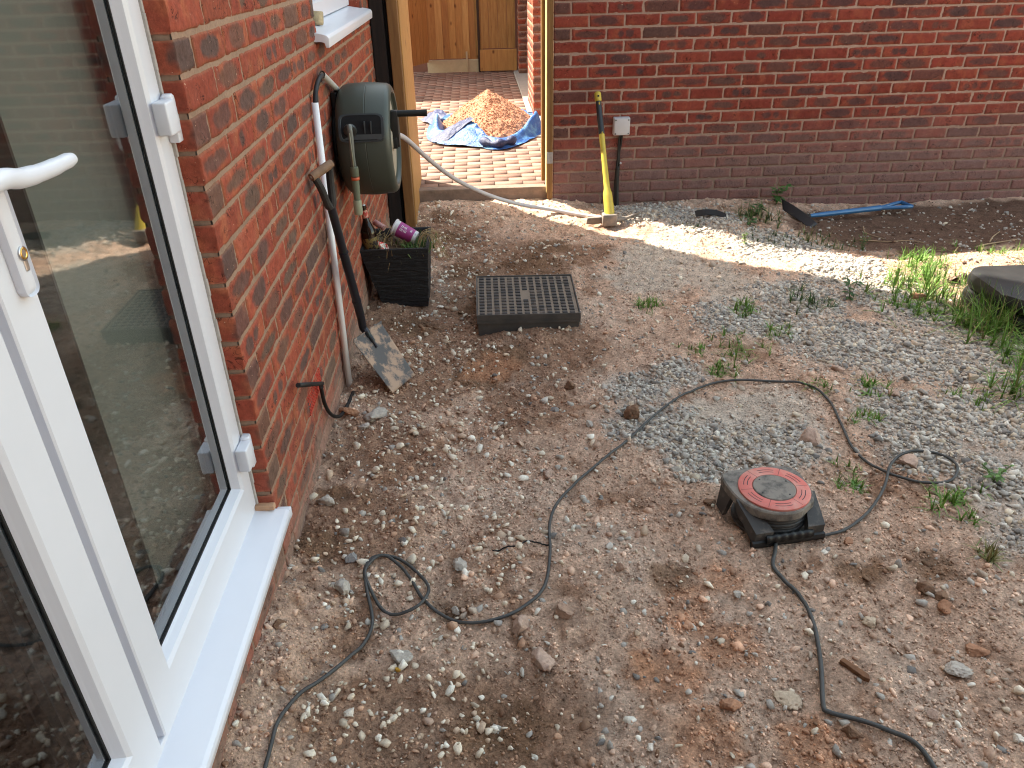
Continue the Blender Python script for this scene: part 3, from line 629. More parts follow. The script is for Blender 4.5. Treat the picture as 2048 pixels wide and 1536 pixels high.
# tarp: sheet under the heap with a folded roll along the front and right
M_tarp = mat('blue_tarpaulin', (.035, .12, .36), .38, nscale=9, col2=(.12, .30, .50), thr=(.5, .64), bump=.8, bscale=26, bdist=.02)
M_tarpd = mat('tarp_underside', (.018, .03, .10), .5, nscale=14, namp=.3, bump=.6, bscale=30, bdist=.02)
def edge(t):
    """outline of the sheet, anticlockwise from the left corner along the front"""
    K = [(-.46, 7.62), (-.47, 7.25), (-.43, 6.86), (-.25, 6.68), (-.03, 6.58), (.12, 6.44), (.27, 6.50), (.44, 6.78), (.60, 7.12), (.60, 7.55), (.52, 8.1), (.2, 8.35), (-.2, 8.15), (-.40, 7.95)]
    return K
Kp = crom([(a, b, 0) for a, b in edge(0)]+[(-.46, 7.62, 0)], 10)
Kn = len(Kp); R_ = 26; Vt = []
for i, p in enumerate(Kp):
    d = Vector((p.x-.1, p.y-7.35, 0)); fr = 1 if p.y < 7.3 or p.x > .4 else 0
    for k in range(R_):
        t = k/(R_-1); q = .55+.45*t
        X_ = .1+d.x*q; Y_ = 7.35+d.y*q
        side = float(sst(7.65, 7.2, p.y))
        hump = side*.105*math.exp(-((t-.62)/.2)**2)*(1+.55*float(vn(np.array([i*.17]), np.array([2.]), 5)[0]))
        z = PZ+.006+hump+.012*abs(float(fbm(np.array([X_*14]), np.array([Y_*9]), 2, 17)[0]))
        z = max(z, PZ+.006+float(heapz(np.array([X_]), np.array([Y_]))[0])*.55*(1 if t < .3 else .0))
        Vt.append((X_, Y_, z))
tf = grid_faces(Kn, R_)
tarp = mk('tarpaulin', Vt, tf, M_tarp, None, None, True)
tag(tarp, 'crumpled blue tarpaulin spread on the paving under the soil heap', 'tarpaulin')
# folded-over flap at the front left and a rolled corner
def flap(pts, nm, mt):
    a, b, c, d = [np.array(p) for p in pts]; n = 26
    U, Vv = np.meshgrid(np.linspace(0, 1, n), np.linspace(0, 1, n), indexing='ij')
    P = ((a*(1-U[..., None])+b*U[..., None])*(1-Vv[..., None])+(d*(1-U[..., None])+c*U[..., None])*Vv[..., None])
    P[..., 2] += .014*fbm(U*4, Vv*4, 3, 31)+.03*np.sin(U*math.pi)*np.sin(Vv*math.pi)
    mk(nm, P.reshape(-1, 3), grid_faces(n, n), mt, tarp, None, True)
flap([(-.44, 6.78, PZ+.03), (-.30, 6.66, PZ+.02), (-.03, 6.83, PZ+.20), (-.10, 6.97, PZ+.17)], 'turned_flap', M_tarpd)
flap([(-.36, 6.69, PZ+.02), (.03, 6.52, PZ+.02), (.03, 6.74, PZ+.12), (-.06, 6.86, PZ+.175)], 'crumpled_fold', M_tarp)
flap([(-.56, 7.75, PZ+.02), (-.42, 7.5, PZ+.02), (-.28, 7.6, PZ+.1), (-.40, 7.9, PZ+.1)], 'corner', M_tarpd)
g = B(); P = crom([(.02, 6.60, PZ+.05), (.12, 6.49, PZ+.045), (.22, 6.52, PZ+.05), (.30, 6.60, PZ+.055)], 6); g.tube(P, [.03+.012*math.sin(i*.9) for i in range(len(P))], 9); g.out('rolled_edge', M_tarpd, tarp)
# pickaxe -----------------------------------------------------------
pk = empty('pickaxe', (.83, 4.86, h(.83, 4.86)), 'yellow and black handled pickaxe leaning head down against the brick wall', 'pickaxe')
M_yel = mat('yellow_fibreglass', (.52, .40, .05), .45, nscale=30, namp=.12, col2=None)
M_grip = mat('dark_grip', (.018, .021, .028), .5, nscale=60, namp=.2)
hb = Vector((.822, 4.80, h(.83, 4.83)+.062)); htp = Vector((.779, 5.225, .755)); dv = (htp-hb)
def along(t): return hb+dv*t
def oval(g, t0, t1, r0, r1, sx=1.35, n=14, mat_=0):
    g.tube([along(t0+(t1-t0)*i/n) for i in range(n+1)], [r0[0]+(r1-r0[0])*i/n if False else np.interp(i/n, r0, [*r1]) for i in range(n+1)], 14)
g = B(); oval(g, -.01, .66, [0, .05, .28, .36, .7, 1], [.032, .033, .030, .020, .0175, .019]); g.out('handle', M_yel, pk, auto=True)
g = B(); oval(g, .63, .93, [0, .15, .9, 1], [.0170, .0195, .0185, .017]); g.out('grip', M_grip, pk, auto=True)
g = B(); oval(g, .925, 1.0, [0, .15, .85, 1], [.017, .022, .022, .016]); g.out('end_cap', M_yel, pk, auto=True)
g = B(); g.box(tuple(along(.965)+Vector((-.006, -.0235, -.012))), tuple(along(.965)+Vector((.006, -.015, .014))), .002)
for t in (.66, .90):
    p = along(t)+Vector((0, -.0185, 0)); 
g.out('hang_hole', M_black, pk)
for t in (.665, .905): g = B(); p = along(t)+Vector((.002, -.0185, 0)); g.box(tuple(p+Vector((-.0045, -.002, -.017))), tuple(p+Vector((.0045, .004, .017))), .002); g.out('mark', M_yel, pk)
M_iron = mat('dirty_iron', (.27, .215, .17), .75, nscale=22, col2=(.17, .15, .135), bump=.6, bscale=90)
hz = hb.z-.022
g = B(); g.box((hb.x-.05, hb.y-.035, hz-.035), (hb.x+.045, hb.y+.035, hz+.045), .012, 3)
L_ = crom([(hb.x-.03, hb.y+.0, hz+.005), (hb.x-.08, hb.y+.015, hz-.002), (hb.x-.135, hb.y+.035, hz-.012)], 4)
g.poly([(hb.x-.03, hz+.022), (hb.x-.09, hz+.012), (hb.x-.142, hz+.016), (hb.x-.15, hz-.028), (hb.x-.10, hz-.03), (hb.x-.03, hz-.022)], hb.y+.01, hb.y+.028, 'y', .003)
g.tube(crom([(hb.x+.03, hb.y+.0, hz+.0), (hb.x+.10, hb.y+.03, hz-.004), (hb.x+.16, hb.y+.05, hz+.012), (hb.x+.225, hb.y+.075, hz+.03)], 5), [.02-.0012*i for i in range(16)], 8)
g.out('head', M_iron, pk, auto=True)
# junction box -------------------------------------------------------
jb = empty('junction_box', (.948, 5.26, .54), 'grey square junction box on the brick wall with black cables below', 'junction box')
M_grey = mat('light_grey_plastic', (.50, .50, .53), .45, nscale=20, namp=.04)
g = B(); g.box((.893, 5.215, .48), (1.002, 5.266, .593), .007, 3); g.out('housing', M_grey, jb, auto=True)
g = B(); g.box((.897, 5.208, .484), (.998, 5.214, .589), .004, 3); g.out('lid', M_grey, jb, auto=True)
for sx in (.905, .990):
    for sz in (.493, .580): g = B(); g.lathe([(.0045, 0), (.0045, .002)], (sx, 5.2065, sz), (0, -1, 0), 10); g.out('screw', M_black, jb)
g = B()
g.tube(crom([(.941, 5.24, .485), (.938, 5.25, .42), (.937, 5.25, .34), (.927, 5.24, .22), (.922, 5.235, .12), (.925, 5.22, .0)], 5), .0075, 8)
g.tube(crom([(.955, 5.24, .485), (.954, 5.25, .43), (.944, 5.252, .36), (.945, 5.25, .28), (.943, 5.245, .15), (.946, 5.22, .0)], 5), .0075, 8)
g.tube(crom([(.935, 5.24, .27), (.931, 5.235, .2), (.934, 5.235, .1), (.938, 5.215, -.02)], 5), .013, 10)
g.out('cable', M_rubber, jb)
g = B(); g.box((.950, 5.238, .285), (.962, 5.262, .296), .002); g.out('clip', M_grey, jb)
# grey water pipe -----------------------------------------------------
M_pipe = mat('grey_pipe', (.52, .51, .53), .4, nscale=14, namp=.05)
g = B(); g.tube(crom([(-.395, 3.75, .83), (-.36, 3.95, .76), (-.26, 4.3, .56), (-.14, 4.6, .38), (.05, 4.84, .215), (.25, 4.96, .115), (.47, 5.02, h(.47, 5.0)+.03), (.66, 4.98, h(.66, 4.97)+.014), (.80, 4.92, h(.8, 4.9)+.014)], 8), .0125, 12)
tag(g.out('water_pipe', M_pipe), 'pale grey plastic pipe sagging from the hose reel to the pickaxe', 'pipe')
# hose reel ------------------------------------------------------------
hr = empty('hose_reel', (-.58, 3.37, .885), 'dark green drum hose reel mounted on the house wall', 'hose reel')
M_grn = mat('green_plastic', (.048, .058, .046), .42, nscale=12, namp=.07)
M_grn2 = mat('olive_plastic', (.13, .15, .10), .5, nscale=12, namp=.06)
M_lite = mat('pale_green_plastic', (.30, .32, .22), .5, nscale=12, namp=.06)
yc, zc, R0 = 3.37, .885, .226
seg = 64
def shell():
    bm = bmesh.new()
    prof = [(-.572, .185), (-.566, .203), (-.552, .217), (-.53, .224), (-.452, .2275), (-.4505, .2265), (-.4485, .2265), (-.447, .2275), (-.375, .222), (-.362, .216), (-.354, .206), (-.351, .196), (-.353, .188), (-.366, .184), (-.372, .170)]
    rg = []
    for (x, r) in prof:
        rg.append([bm.verts.new((x, yc+r*math.cos(2*math.pi*k/seg), zc+r*math.sin(2*math.pi*k/seg))) for k in range(seg)])
    for i in range(len(prof)-1):
        for k in range(seg):
            # slot facing -y, slightly above the middle
            a = (k+.5)/seg*360
            xm = (prof[i][0]+prof[i+1][0])/2
            if 148 < a < 169 and -.54 < xm < -.37 and False: continue
            f = bm.faces.new((rg[i][k], rg[i][(k+1) % seg], rg[i+1][(k+1) % seg], rg[i+1][k])); f.smooth = True
    me = bpy.data.meshes.new('drum_cover'); bmesh.ops.recalc_face_normals(bm, faces=bm.faces[:]); bm.to_mesh(me); bm.free()
    o = link('drum_cover', me, M_grn, hr); me.set_sharp_from_angle(angle=RD(28)); return o
drum = shell()
g = B(); g.lathe([(.172, 0), (.172, .002), (.165, .004), (.05, .006), (.045, .012), (.001, .013)], (-.3735, yc, zc), (1, 0, 0), 48); g.out('side_disc', mat('beige_disc', (.36, .32, .25), .55, nscale=10, namp=.08), hr, auto=True)
g = B(); g.lathe([(.15, 0), (.15, .015)], (-.592, yc, zc), (1, 0, 0), 30); g.box((-.594, yc-.06, zc-.16), (-.572, yc+.06, zc+.2), .004); g.out('wall_bracket', M_black, hr)
# slot frame on the rim (curved plate)
def rimpatch(x0, x1, a0, a1, r, nm, mt, corner=.02, par=None, nx=20, na=14, hole=None):
    bm = bmesh.new()
    pts = []
    m_ = 40
    for i in range(m_):
        t = i/m_*2*math.pi; cx = np.sign(math.cos(t))*abs(math.cos(t))**.35; sx = np.sign(math.sin(t))*abs(math.sin(t))**.35
        pts.append((cx, sx))
    def P(cx, sx, s, rr):
        x = (x0+x1)/2+cx*s*(x1-x0)/2; a = RD((a0+a1)/2+sx*s*(a1-a0)/2); return (x, yc+rr*math.cos(a), zc+rr*math.sin(a))
    return bm, pts, P
bm, pts, P = rimpatch(-.553, -.372, 143, 171, 0, '', None)
def fillrings(bm, rgs):
    for i in range(len(rgs)-1):
        n_ = len(rgs[i])
        for k in range(n_): f = bm.faces.new((rgs[i][k], rgs[i][(k+1) % n_], rgs[i+1][(k+1) % n_], rgs[i+1][k]))
rgs = [[bm.verts.new(P(c, s, sc, rr)) for c, s in pts] for sc, rr in ((1, .2235), (.985, .2325), (.88, .2325), (.86, .231))]
fillrings(bm, rgs); me = bpy.data.meshes.new('slot_frame'); bmesh.ops.recalc_face_normals(bm, faces=bm.faces[:]); bm.to_mesh(me); bm.free(); link('slot_frame', me, mat('slate_plastic', (.03, .037, .04), .4, nscale=20, namp=.1), hr)
bm = bmesh.new(); rgs = [[bm.verts.new(P(c, s, sc, rr)) for c, s in pts] for sc, rr in ((.87, .2315), (.5, .2315), (.1, .2315))]
fillrings(bm, rgs); bm.faces.new(rgs[-1]); me = bpy.data.meshes.new('slot_opening'); bm.to_mesh(me); bm.free(); link('slot_opening', me, mat('slot_black', (.004, .004, .005), .9, nscale=9), hr)
def rp(x, a, r): return (x, yc+r*math.cos(RD(a)), zc+r*math.sin(RD(a)))
g = B(); g.faces([rp(-.54, 168.3, .2335), rp(-.385, 168.3, .2335), rp(-.38, 163.5, .2335), rp(-.50, 163.5, .2335)], [(0, 1, 2, 3)])
for xx in (-.45, -.425): g.box(rp(xx, 163, .2325), tuple(np.array(rp(xx, 151, .2325))+np.array([.004, -.001, 0])))
g.out('roller', mat('slate_roller', (.05, .056, .058), .5, nscale=9), hr)
g = B(); g.lathe([(.020, 0), (.026, .006), (.026, .018), (.021, .021), (.012, .021), (.011, .012)], rp(-.503, 158, .232), (-.1, -1, -.35), 24); g.out('hose_guide', mat('slate_guide', (.035, .038, .036), .45, nscale=20, namp=.1), hr, auto=True)
hy = 3.105
g = B(); g.tube(crom([rp(-.503, 158, .238), (-.498, hy-.005, zc+.105), (-.496, hy-.012, zc+.07), (-.499, hy-.01, zc+.0), (-.5, hy, zc-.05)], 6), .0095, 12)
M_hose = mat('grey_hose', (.16, .17, .15), .4, nscale=20, namp=.08); g.out('hose', M_hose, hr)
g = B(); g.tube([(-.4985, hy-.0205, zc+.085), (-.4985, hy-.0205, zc-.045)], .0022, 6); g.out('hose_stripe', M_lite, hr)
g = B(); g.lathe([(.013, 0), (.0165, -.004), (.0165, -.036), (.014, -.040)], (-.5, hy, zc-.048), (0, 0, 1), 12); g.lathe([(.015, -.054), (.0155, -.058), (.0135, -.125), (.013, -.14)], (-.5, hy, zc-.046), (.02, 0, 1), 20); g.out('connector', M_grn2, hr, auto=True)
g = B(); g.lathe([(.0165, 0), (.0165, -.012)], (-.5, hy, zc-.089), (0, 0, 1), 20); g.out('orange_ring', mat('orange_plastic', (.55, .12, .05), .5, nscale=9), hr)
g = B(); g.lathe([(.0155, 0), (.017, -.006), (.018, -.052), (.015, -.06)], (-.503, hy, zc-.182), (.02, 0, 1), 20); g.out('nozzle', M_lite, hr, auto=True)
g = B(); g.box((-.365, yc-.035, zc-.035), (-.343, yc+.005, zc+.012), .004); g.box((-.366, yc-.03, zc-.03), (-.335, yc+.002, zc+.118), .004); g.tube([(-.346, yc-.012, zc+.104), (-.212, yc-.012, zc+.104)], [.013, .0145], 16); g.out('crank_handle', M_black, hr, auto=True)
# white conduit, cable, bracket pipe ------------------------------------
cp = empty('conduit', (-.575, 2.85, 0), 'slim white plastic conduit running down the house wall behind the spade', 'conduit')
M_wh = mat('white_plastic', (.86, .86, .88), .4, nscale=9, namp=.05)
g = B(); g.tube([(-.578, 2.90, 1.115), (-.576, 2.79, .012)], .0125, 16); g.out('pipe', M_wh, cp)
g = B(); g.tube(crom([(-.57, 3.085, 1.180), (-.572, 3.05, 1.182), (-.574, 2.99, 1.172), (-.576, 2.93, 1.145), (-.577, 2.90, 1.11)], 5), .009, 10); g.out('upper_cable', M_rubber, cp)
g = B()
g.tube(crom([(-.566, 2.79, .02), (-.560, 2.79, -.0), (-.553, 2.74, .02), (-.555, 2.62, .035), (-.568, 2.5, .05), (-.577, 2.40, .12), (-.580, 2.345, .20), (-.578, 2.325, .275), (-.572, 2.31, .285)], 6), .0068, 10)
g.tube([(-.574, 2.335, .2855), (-.555, 1.97, .485)], .0075, 10); g.out('black_cable', M_rubber, cp)
bp_ = B(); bp_.tube([(-.572, 3.075, 1.186), (-.575, 3.36, 1.093)], .0125, 16, cap=False); bp_.tube([(-.572, 3.08, 1.184), (-.575, 3.36, 1.093)], .0085, 16)
tag(bp_.out('overflow_pipe', mat('old_white_pipe', (.5, .48, .44), .5, nscale=20, namp=.15)), 'short cut white pipe on the wall above the hose reel', 'pipe')
# spade ----------------------------------------------------------------
sp = empty('spade', (-.38, 2.80, 0), 'muddy square mouth shovel with navy shaft and wooden T grip', 'shovel')
M_navy = mat('navy_paint', (.004, .006, .014), .42, nscale=30, col2=(.006, .022, .016), thr=(.55, .7), coat=.2)
J = Vector((-.505, 2.90, .215)); T = Vector((-.36, 2.80, .012)); Hd = Vector((-.548, 2.70, .925))
Yk = Hd+(J-Hd)*.20
g = B(); g.tube(crom([Yk, Yk+(J-Yk)*.3, Yk+(J-Yk)*.6, Yk+(J-Yk)*.85, J+Vector((-.004, .0, .01)), J+(T-J)*.12], 5), [.0165]*6+[.0175]*10+[.0165]*5+[.013]*5, 12)
for t in (.33, .73): g.tube([Yk+(J-Yk)*t, Yk+(J-Yk)*(t+.008)], .0195, 12)
g.out('shaft', M_navy, sp, auto=True)
wv = Vector((.0955, .17, 0)).normalized()
gv = Vector((.05, .06, .024)).normalized()
E1 = Hd-gv*.038; E2 = Hd+gv*.038
g = B(); g.tube(crom([E1, E1+(Yk-E1)*.4+Vector((.002, -.004, 0)), Yk+(Hd-Yk)*.12-gv*.012, Yk], 5), [.0135]*10+[.015]*6, 10); g.tube(crom([E2, E2+(Yk-E2)*.4+Vector((0, .008, 0)), Yk+(Hd-Yk)*.12+gv*.012, Yk], 5), [.0135]*10+[.015]*6, 10); g.out('yoke', mat('dark_yoke', (.025, .024, .024), .6, nscale=50, namp=.4), sp, auto=True)
g = B(); g.tube([E1-gv*.012, E1, Hd, E2, E2+gv*.012], [.014, .0155, .0165, .0155, .014], 14); g.out('grip', mat('worn_wood', (.22, .13, .075), .7, nscale=30, namp=.3), sp, auto=True)
g = B(); g.lathe([(.007, 0), (.006, .004)], E1-gv*.012, -gv, 12); g.out('rivet', M_iron, sp)
# blade: curved sheet with raised shoulders
n1, n2 = 22, 26; Pb = np.zeros((n1, n2, 3)); nrm = (T-J).normalized().cross(wv).normalized()
if nrm.z < 0: nrm = -nrm
for i in range(n1):
    for k in range(n2):
        u = i/(n1-1)*2-1; v = k/(n2-1)
        hw = .098-.014*v-.0*(1-v)
        v2 = v*(1)+(.02*(1-u*u) if v > .9 else 0)*0
        c = J+(T-J)*(.02+1.0*v)+wv*u*hw+nrm*(.010*u*u-.004+.012*math.exp(-(u/.12)**2)*max(0, 1-v*3.2)+(.010 if v < .02 else 0))
        Pb[i, k] = c
M_blade = mat('muddy_steel', (.40, .27, .19), .7, nscale=14, col2=(.095, .09, .09), thr=(.46, .56), bump=.5, bscale=140)
o = mk('blade', Pb.reshape(-1, 3), grid_faces(n1, n2), M_blade, sp, None, True); md = o.modifiers.new('s', 'SOLIDIFY'); md.thickness = .0025
g = B(); g.tube(crom([J+Vector((-.002, 0, .01)), J+(T-J)*.12+nrm*.006, J+(T-J)*.32+nrm*.002], 5), [.014]*4+[.010]*4+[.006]*3, 10); g.out('socket', M_navy, sp, auto=True)
# planter and what is in it ----------------------------------------------
pz = h(-.4, 3.7)-.005; PT = .325
pl = empty('planter', (-.41, 3.74, pz), 'square dark grey slate look planter full of rubbish and dead weeds', 'planter')
M_slate = mat('slate_plastic_pot', (.0075, .009, .0125), .55, nscale=9, namp=.12, bump=1, bscale=4, bdist=.012, stretch=(3, 3, 24))
def sq(cx, cy, w, d, z, n_=24, ns=0., sd=0):
    P = []
    for s_ in range(4):
        for i in range(n_):
            t = i/n_*2-1
            x, y = {0: (t, -1), 1: (1, t), 2: (-t, 1), 3: (-1, -t)}[s_]
            o = ns*float(fbm(np.array([t*5+s_*9]), np.array([z*95]), 2, sd)[0]) if ns else 0
            P.append((cx+x*w/2+(x if abs(x) == 1 else 0)*o, cy+y*d/2+(y if abs(y) == 1 else 0)*o, z))
    return P
bm = bmesh.new(); rg = []; nz_ = 60
for i in range(nz_+1):
    t = i/nz_; z = pz+PT*t
    rg.append([bm.verts.new(p) for p in sq(-.405+(-.03)*t, 3.745, .225+.11*t, .225+.11*t, z, 40, .0024 if i < nz_-4 else 0, 12)])
for (dw, z) in ((0, pz+PT+.004), (-.012, pz+PT+.004), (-.016, pz+PT-.004), (-.03, pz+PT-.1)):
    rg.append([bm.verts.new(p) for p in sq(-.435, 3.745, .335+dw*2, .335+dw*2, z, 40)])
fillrings(bm, rg); me = bpy.data.meshes.new('pot'); bmesh.ops.recalc_face_normals(bm, faces=bm.faces[:]); bm.to_mesh(me); bm.free(); link('pot', me, M_slate, pl)
Xs, Ys = np.meshgrid(np.linspace(-.58, -.29, 50), np.linspace(3.60, 3.89, 50), indexing='ij')
top = pz+PT
mk('rubbish_soil', np.stack([Xs, Ys, top-.028+.022*fbm(Xs*20, Ys*20, 3, 3)], -1).reshape(-1, 3), grid_faces(50, 50), mat('dry_litter', (.16, .11, .06), .95, nscale=50, col2=(.07, .045, .03), bump=1, bscale=90, bdist=.01), pl, None, True)
def blades(pts, L, w, n_, spread, cols, seed=0, lean=(0, 0), curve=1.0, up=1.0):
    """thin curved blades; returns V,F,C"""
    r = np.random.default_rng(seed); V = []; F = []; C = []; k = 0; ns = 5
    for i in range(n_):
        px, py, pz_ = pts[int(r.integers(len(pts)))] if isinstance(pts, list) else (pts[0]+r.normal()*spread*.35, pts[1]+r.normal()*spread*.35, pts[2])
        a = r.uniform(0, 2*math.pi); tilt = abs(r.normal())*.5*curve; l = L*r.uniform(.45, 1.15); ww = w*r.uniform(.6, 1.3)
        dx, dy = math.cos(a), math.sin(a); c = np.array(cols[int(r.integers(len(cols)))])*r.uniform(.75, 1.25)
        for s_ in range(ns+1):
            t = s_/ns; out = l*(t*math.sin(tilt)*.6+t*t*math.sin(tilt)*.9)+0
            z = l*t*math.cos(tilt)*up-l*.35*t*t*min(1.6, tilt*1.4)
            x = px+dx*out+lean[0]*t*l; y = py+dy*out+lean[1]*t*l
            hw = ww*(1-t**1.6)*.5+.0002
            V += [(x-dy*hw, y+dx*hw, pz_+z), (x+dy*hw, y-dx*hw, pz_+z)]; C += [c*(1-.0*t)]*2
            if s_ < ns: F.append((k+2*s_, k+2*s_+1, k+2*s_+3, k+2*s_+2))
        k += 2*(ns+1)
    return V, F, C
M_leaf = mat('grass_blade', (1, 1, 1), .55, attr=True, nscale=40, namp=.15, spec=.3)
M_leaf.node_tree.nodes['Principled BSDF'].inputs['Transmission Weight'].default_value = 0
STRAW = [(.36, .28, .13), (.30, .22, .10), (.24, .19, .09)]; GRN = [(.08, .14, .03), (.05, .10, .025), (.12, .17, .05)]
V, F, C = blades((-.43, 3.77, top-.03), .065, .0034, 300, .24, STRAW, 3, curve=2.4)
o = mk('dead_weeds', V, F, M_leaf, None, np.array(C)); tag(o, 'dry straw coloured weeds lying on top of the planter rubbish', 'dead weeds')
V, F, C = blades((-.33, 3.70, top-.02), .055, .008, 150, .13, GRN, 5, curve=2.0)
o = mk('green_weeds', V, F, M_leaf, None, np.array(C)); tag(o, 'small wilted green weeds in the right corner of the planter', 'weeds')
g = B(); random.seed(8)
for i in range(15):
    a = random.uniform(-.7, .9); L_ = random.uniform(.08, .15); x0, y0 = -.285+random.uniform(-.02, .01), 3.68+random.uniform(-.05, .05)
    g.tube(crom([(x0-.03, y0, top-.03), (x0, y0, top+.03+random.uniform(0, .02)), (x0+L_*.5*math.cos(a), y0+L_*.5*math.sin(a), top+.035+random.uniform(-.01, .02)), (x0+L_*math.cos(a), y0+L_*math.sin(a), top-random.uniform(.01, .09))], 5), .0012, 5)
for i in range(9):
    x0, y0 = -.555+random.uniform(0, .08), 3.64+random.uniform(0, .06); g.tube(crom([(x0, y0, top-.05), (x0+random.uniform(-.01, .03), y0, top+.02), (x0+random.uniform(.0, .06), y0+random.uniform(-.03, .05), top+random.uniform(.03, .09))], 5), .0011, 5)
tag(g.out('straw_stalks', mat('straw', (.38, .28, .14), .8, nscale=40, namp=.2)), 'thin dry stalks hanging over the right rim of the planter', 'dead stalks')
bo = empty('bottle', (-.552, 3.68, top-.12), 'dark brown glass beer bottle standing in the left of the planter', 'bottle')
M_bg = mat('brown_glass', (.008, .003, .0015), .06, nscale=9, namp=.05, spec=.4)
ax = Vector((-.10, .05, 1))
g = B(); g.lathe([(.036, 0), (.037, .11), (.034, .135), (.023, .160), (.0165, .18), (.0135, .235), (.015, .237), (.015, .25), (.012, .252)], (-.548, 3.672, top-.055), ax, 24); g.out('glass_body', M_bg, bo, auto=True)
g = B(); g.lathe([(.0160, .190), (.0147, .228)], (-.548, 3.672, top-.055), ax, 20, closed=True); g.out('neck_label', mat('red_label', (.5, .06, .05), .6, nscale=60, col2=(.6, .4, .3), thr=(.5, .6)), bo)
g = B(); g.lathe([(.0142, .2525), (.0142, .262), (.010, .265)], (-.548, 3.672, top-.065), ax, 20); g.out('cap', mat('silver_cap', (.6, .6, .58), .3, metal=.9, nscale=9), bo)
g = B(); g.lathe([(.0376, .035), (.0380, .095)], (-.548, 3.672, top-.055), ax, 24, closed=True); g.out('body_label', mat('gold_label', (.22, .16, .05), .5, nscale=50, col2=(.03, .02, .02), thr=(.5, .55)), bo)
cu = empty('plastic_cup', (-.43, 3.72, top-.02), 'clear plastic pot with purple label lying on the planter rubbish', 'cup')
ca = Vector((.80, -.22, -.40)).normalized(); c0 = Vector((-.438, 3.745, top+.062))
M_cup = mat('clear_plastic', (.62, .62, .66), .2, nscale=20, col2=(.35, .35, .38), thr=(.5, .6)); M_pur = mat('purple_label', (.34, .045, .22), .45, nscale=14, col2=(.42, .05, .05), thr=(.55, .65))
g = B(); g.lathe([(.0425, -.004), (.044, -.002), (.044, .003), (.040, .006), (.034, .118), (.031, .122)], c0, ca, 28); g.out('pot', M_cup, cu, auto=True)
g = B(); g.lathe([(.0398, .022), (.0352, .106)], c0, ca, 28, closed=True); g.out('label', M_pur, cu, smooth=True)
g = B(); q = ca.to_track_quat('Z', 'Y')
def onc(a, hh, e=.0012): r = .0398-.0046*(hh-.022)/.084+e; return c0+q @ Vector((r*math.cos(a), r*math.sin(a), hh))
# find the side of the label turned to the yard
best = max([i*.1 for i in range(63)], key=lambda a: (onc(a, .06)-c0-ca*.06).dot(Vector((.1, -.7, .7))))
def stroke(h0, h1, a0, a1): g.faces([onc(best+a0, h0), onc(best+a1, h0), onc(best+a1, h1), onc(best+a0, h1)], [(0, 1, 2, 3)])
for (r0, hs) in ((.30, (.034, .040, .046, .054, .060, .066)), (-.15, (.036, .043, .055, .061, .085, .09))):
    for i, hh in enumerate(hs): stroke(hh, hh+.0026, r0-.18, r0+.18)
    stroke(hs[1], hs[2], r0-.03, r0+.03); stroke(hs[4], hs[5], r0+.1, r0+.16)
g.out('lettering', mat('white_print', (.7, .68, .7), .5, nscale=9), cu)
tb = B(); tb.tube([(-.552, 3.86, top+.055), (-.50, 3.83, top+.03)], [.015, .016], 14); tag(tb.out('paper_tube', mat('pink_tube', (.5, .28, .26), .5, nscale=40, col2=(.35, .08, .08), thr=(.5, .6))), 'faded pink can leaning behind the bottle in the planter', 'can')
n = 16; U, Vv = np.meshgrid(np.linspace(0, 1, n), np.linspace(0, 1, n), indexing='ij')
wp = mk('wrapper', np.stack([-.517+.045*U+.012*np.sin(Vv*3), 3.615+.02*U+.01*fbm(U*4, Vv*4, 2, 1), top-.06+.10*Vv*(1-.3*U)+0*U], -1).reshape(-1, 3), grid_faces(n, n), mat('red_white_wrapper', (.7, .66, .6), .4, nscale=32, col2=(.6, .03, .02), thr=(.48, .52)), None, None, True)
wp.modifiers.new('s', 'SOLIDIFY').thickness = .0006
tag(wp, 'crumpled red and white food wrapper standing in the planter', 'wrapper')
# manhole cover -----------------------------------------------------------
mc = empty('manhole_cover', (.2, 3.56, .0), 'square dark plastic manhole cover with rows of raised studs', 'manhole cover')
c4 = [(-.045, 3.823), (.46, 3.802), (.448, 3.304), (-.045, 3.320)]
def mpt(u, v, z): # bilinear on the lid
    a = [np.array(p) for p in c4]; p = (a[3]*(1-u)+a[2]*u)*(1-v)+(a[0]*(1-u)+a[1]*u)*v; return (p[0], p[1], z)
M_mh = mat('dusty_black_plastic', (.024, .024, .026), .6, nscale=13, col2=(.13, .10, .08), thr=(.5, .68), bump=.3, bscale=120)
M_dustp = mat('settled_dust', (.24, .185, .14), .95, nscale=22, col2=(.12, .1, .085), thr=(.52, .68), bump=.6, bscale=160)
mz = .072
def mbox(g, u0, u1, v0, v1, z0, z1, ins=.0):
    a = [mpt(u0, v0, z0), mpt(u1, v0, z0), mpt(u1, v1, z0), mpt(u0, v1, z0), mpt(u0+ins, v0+ins, z1), mpt(u1-ins, v0+ins, z1), mpt(u1-ins, v1-ins, z1), mpt(u0+ins, v1-ins, z1)]
    g.faces(a, [(0, 3, 2, 1), (4, 5, 6, 7), (0, 1, 5, 4), (1, 2, 6, 5), (2, 3, 7, 6), (3, 0, 4, 7)])
g = B(); mbox(g, .014, .985, .014, .985, mz-.02, mz-.0055)
g.out('lid', M_dustp, mc)
g = B()
for i in range(13):
    for j in range(13):
        if 6 <= i <= 6 and 5 <= j <= 7: continue
        u = .03+i*.0725; v = .028+j*.0735; mbox(g, u, u+.052, v, v+.046, mz-.006, mz, .004)
g.out('studs', M_mh, mc)
g = B()
for (a, b, c, d) in ((0, 1, 0, .012), (0, 1, .988, 1), (0, .011, .012, .988), (.989, 1, .012, .988)): mbox(g, a, b, c, d, mz-.03, mz+.001)
mbox(g, .012, .988, .018, .982, -.06, mz-.031); mbox(g, .001, .999, .001, .017, mz-.045, mz-.031)
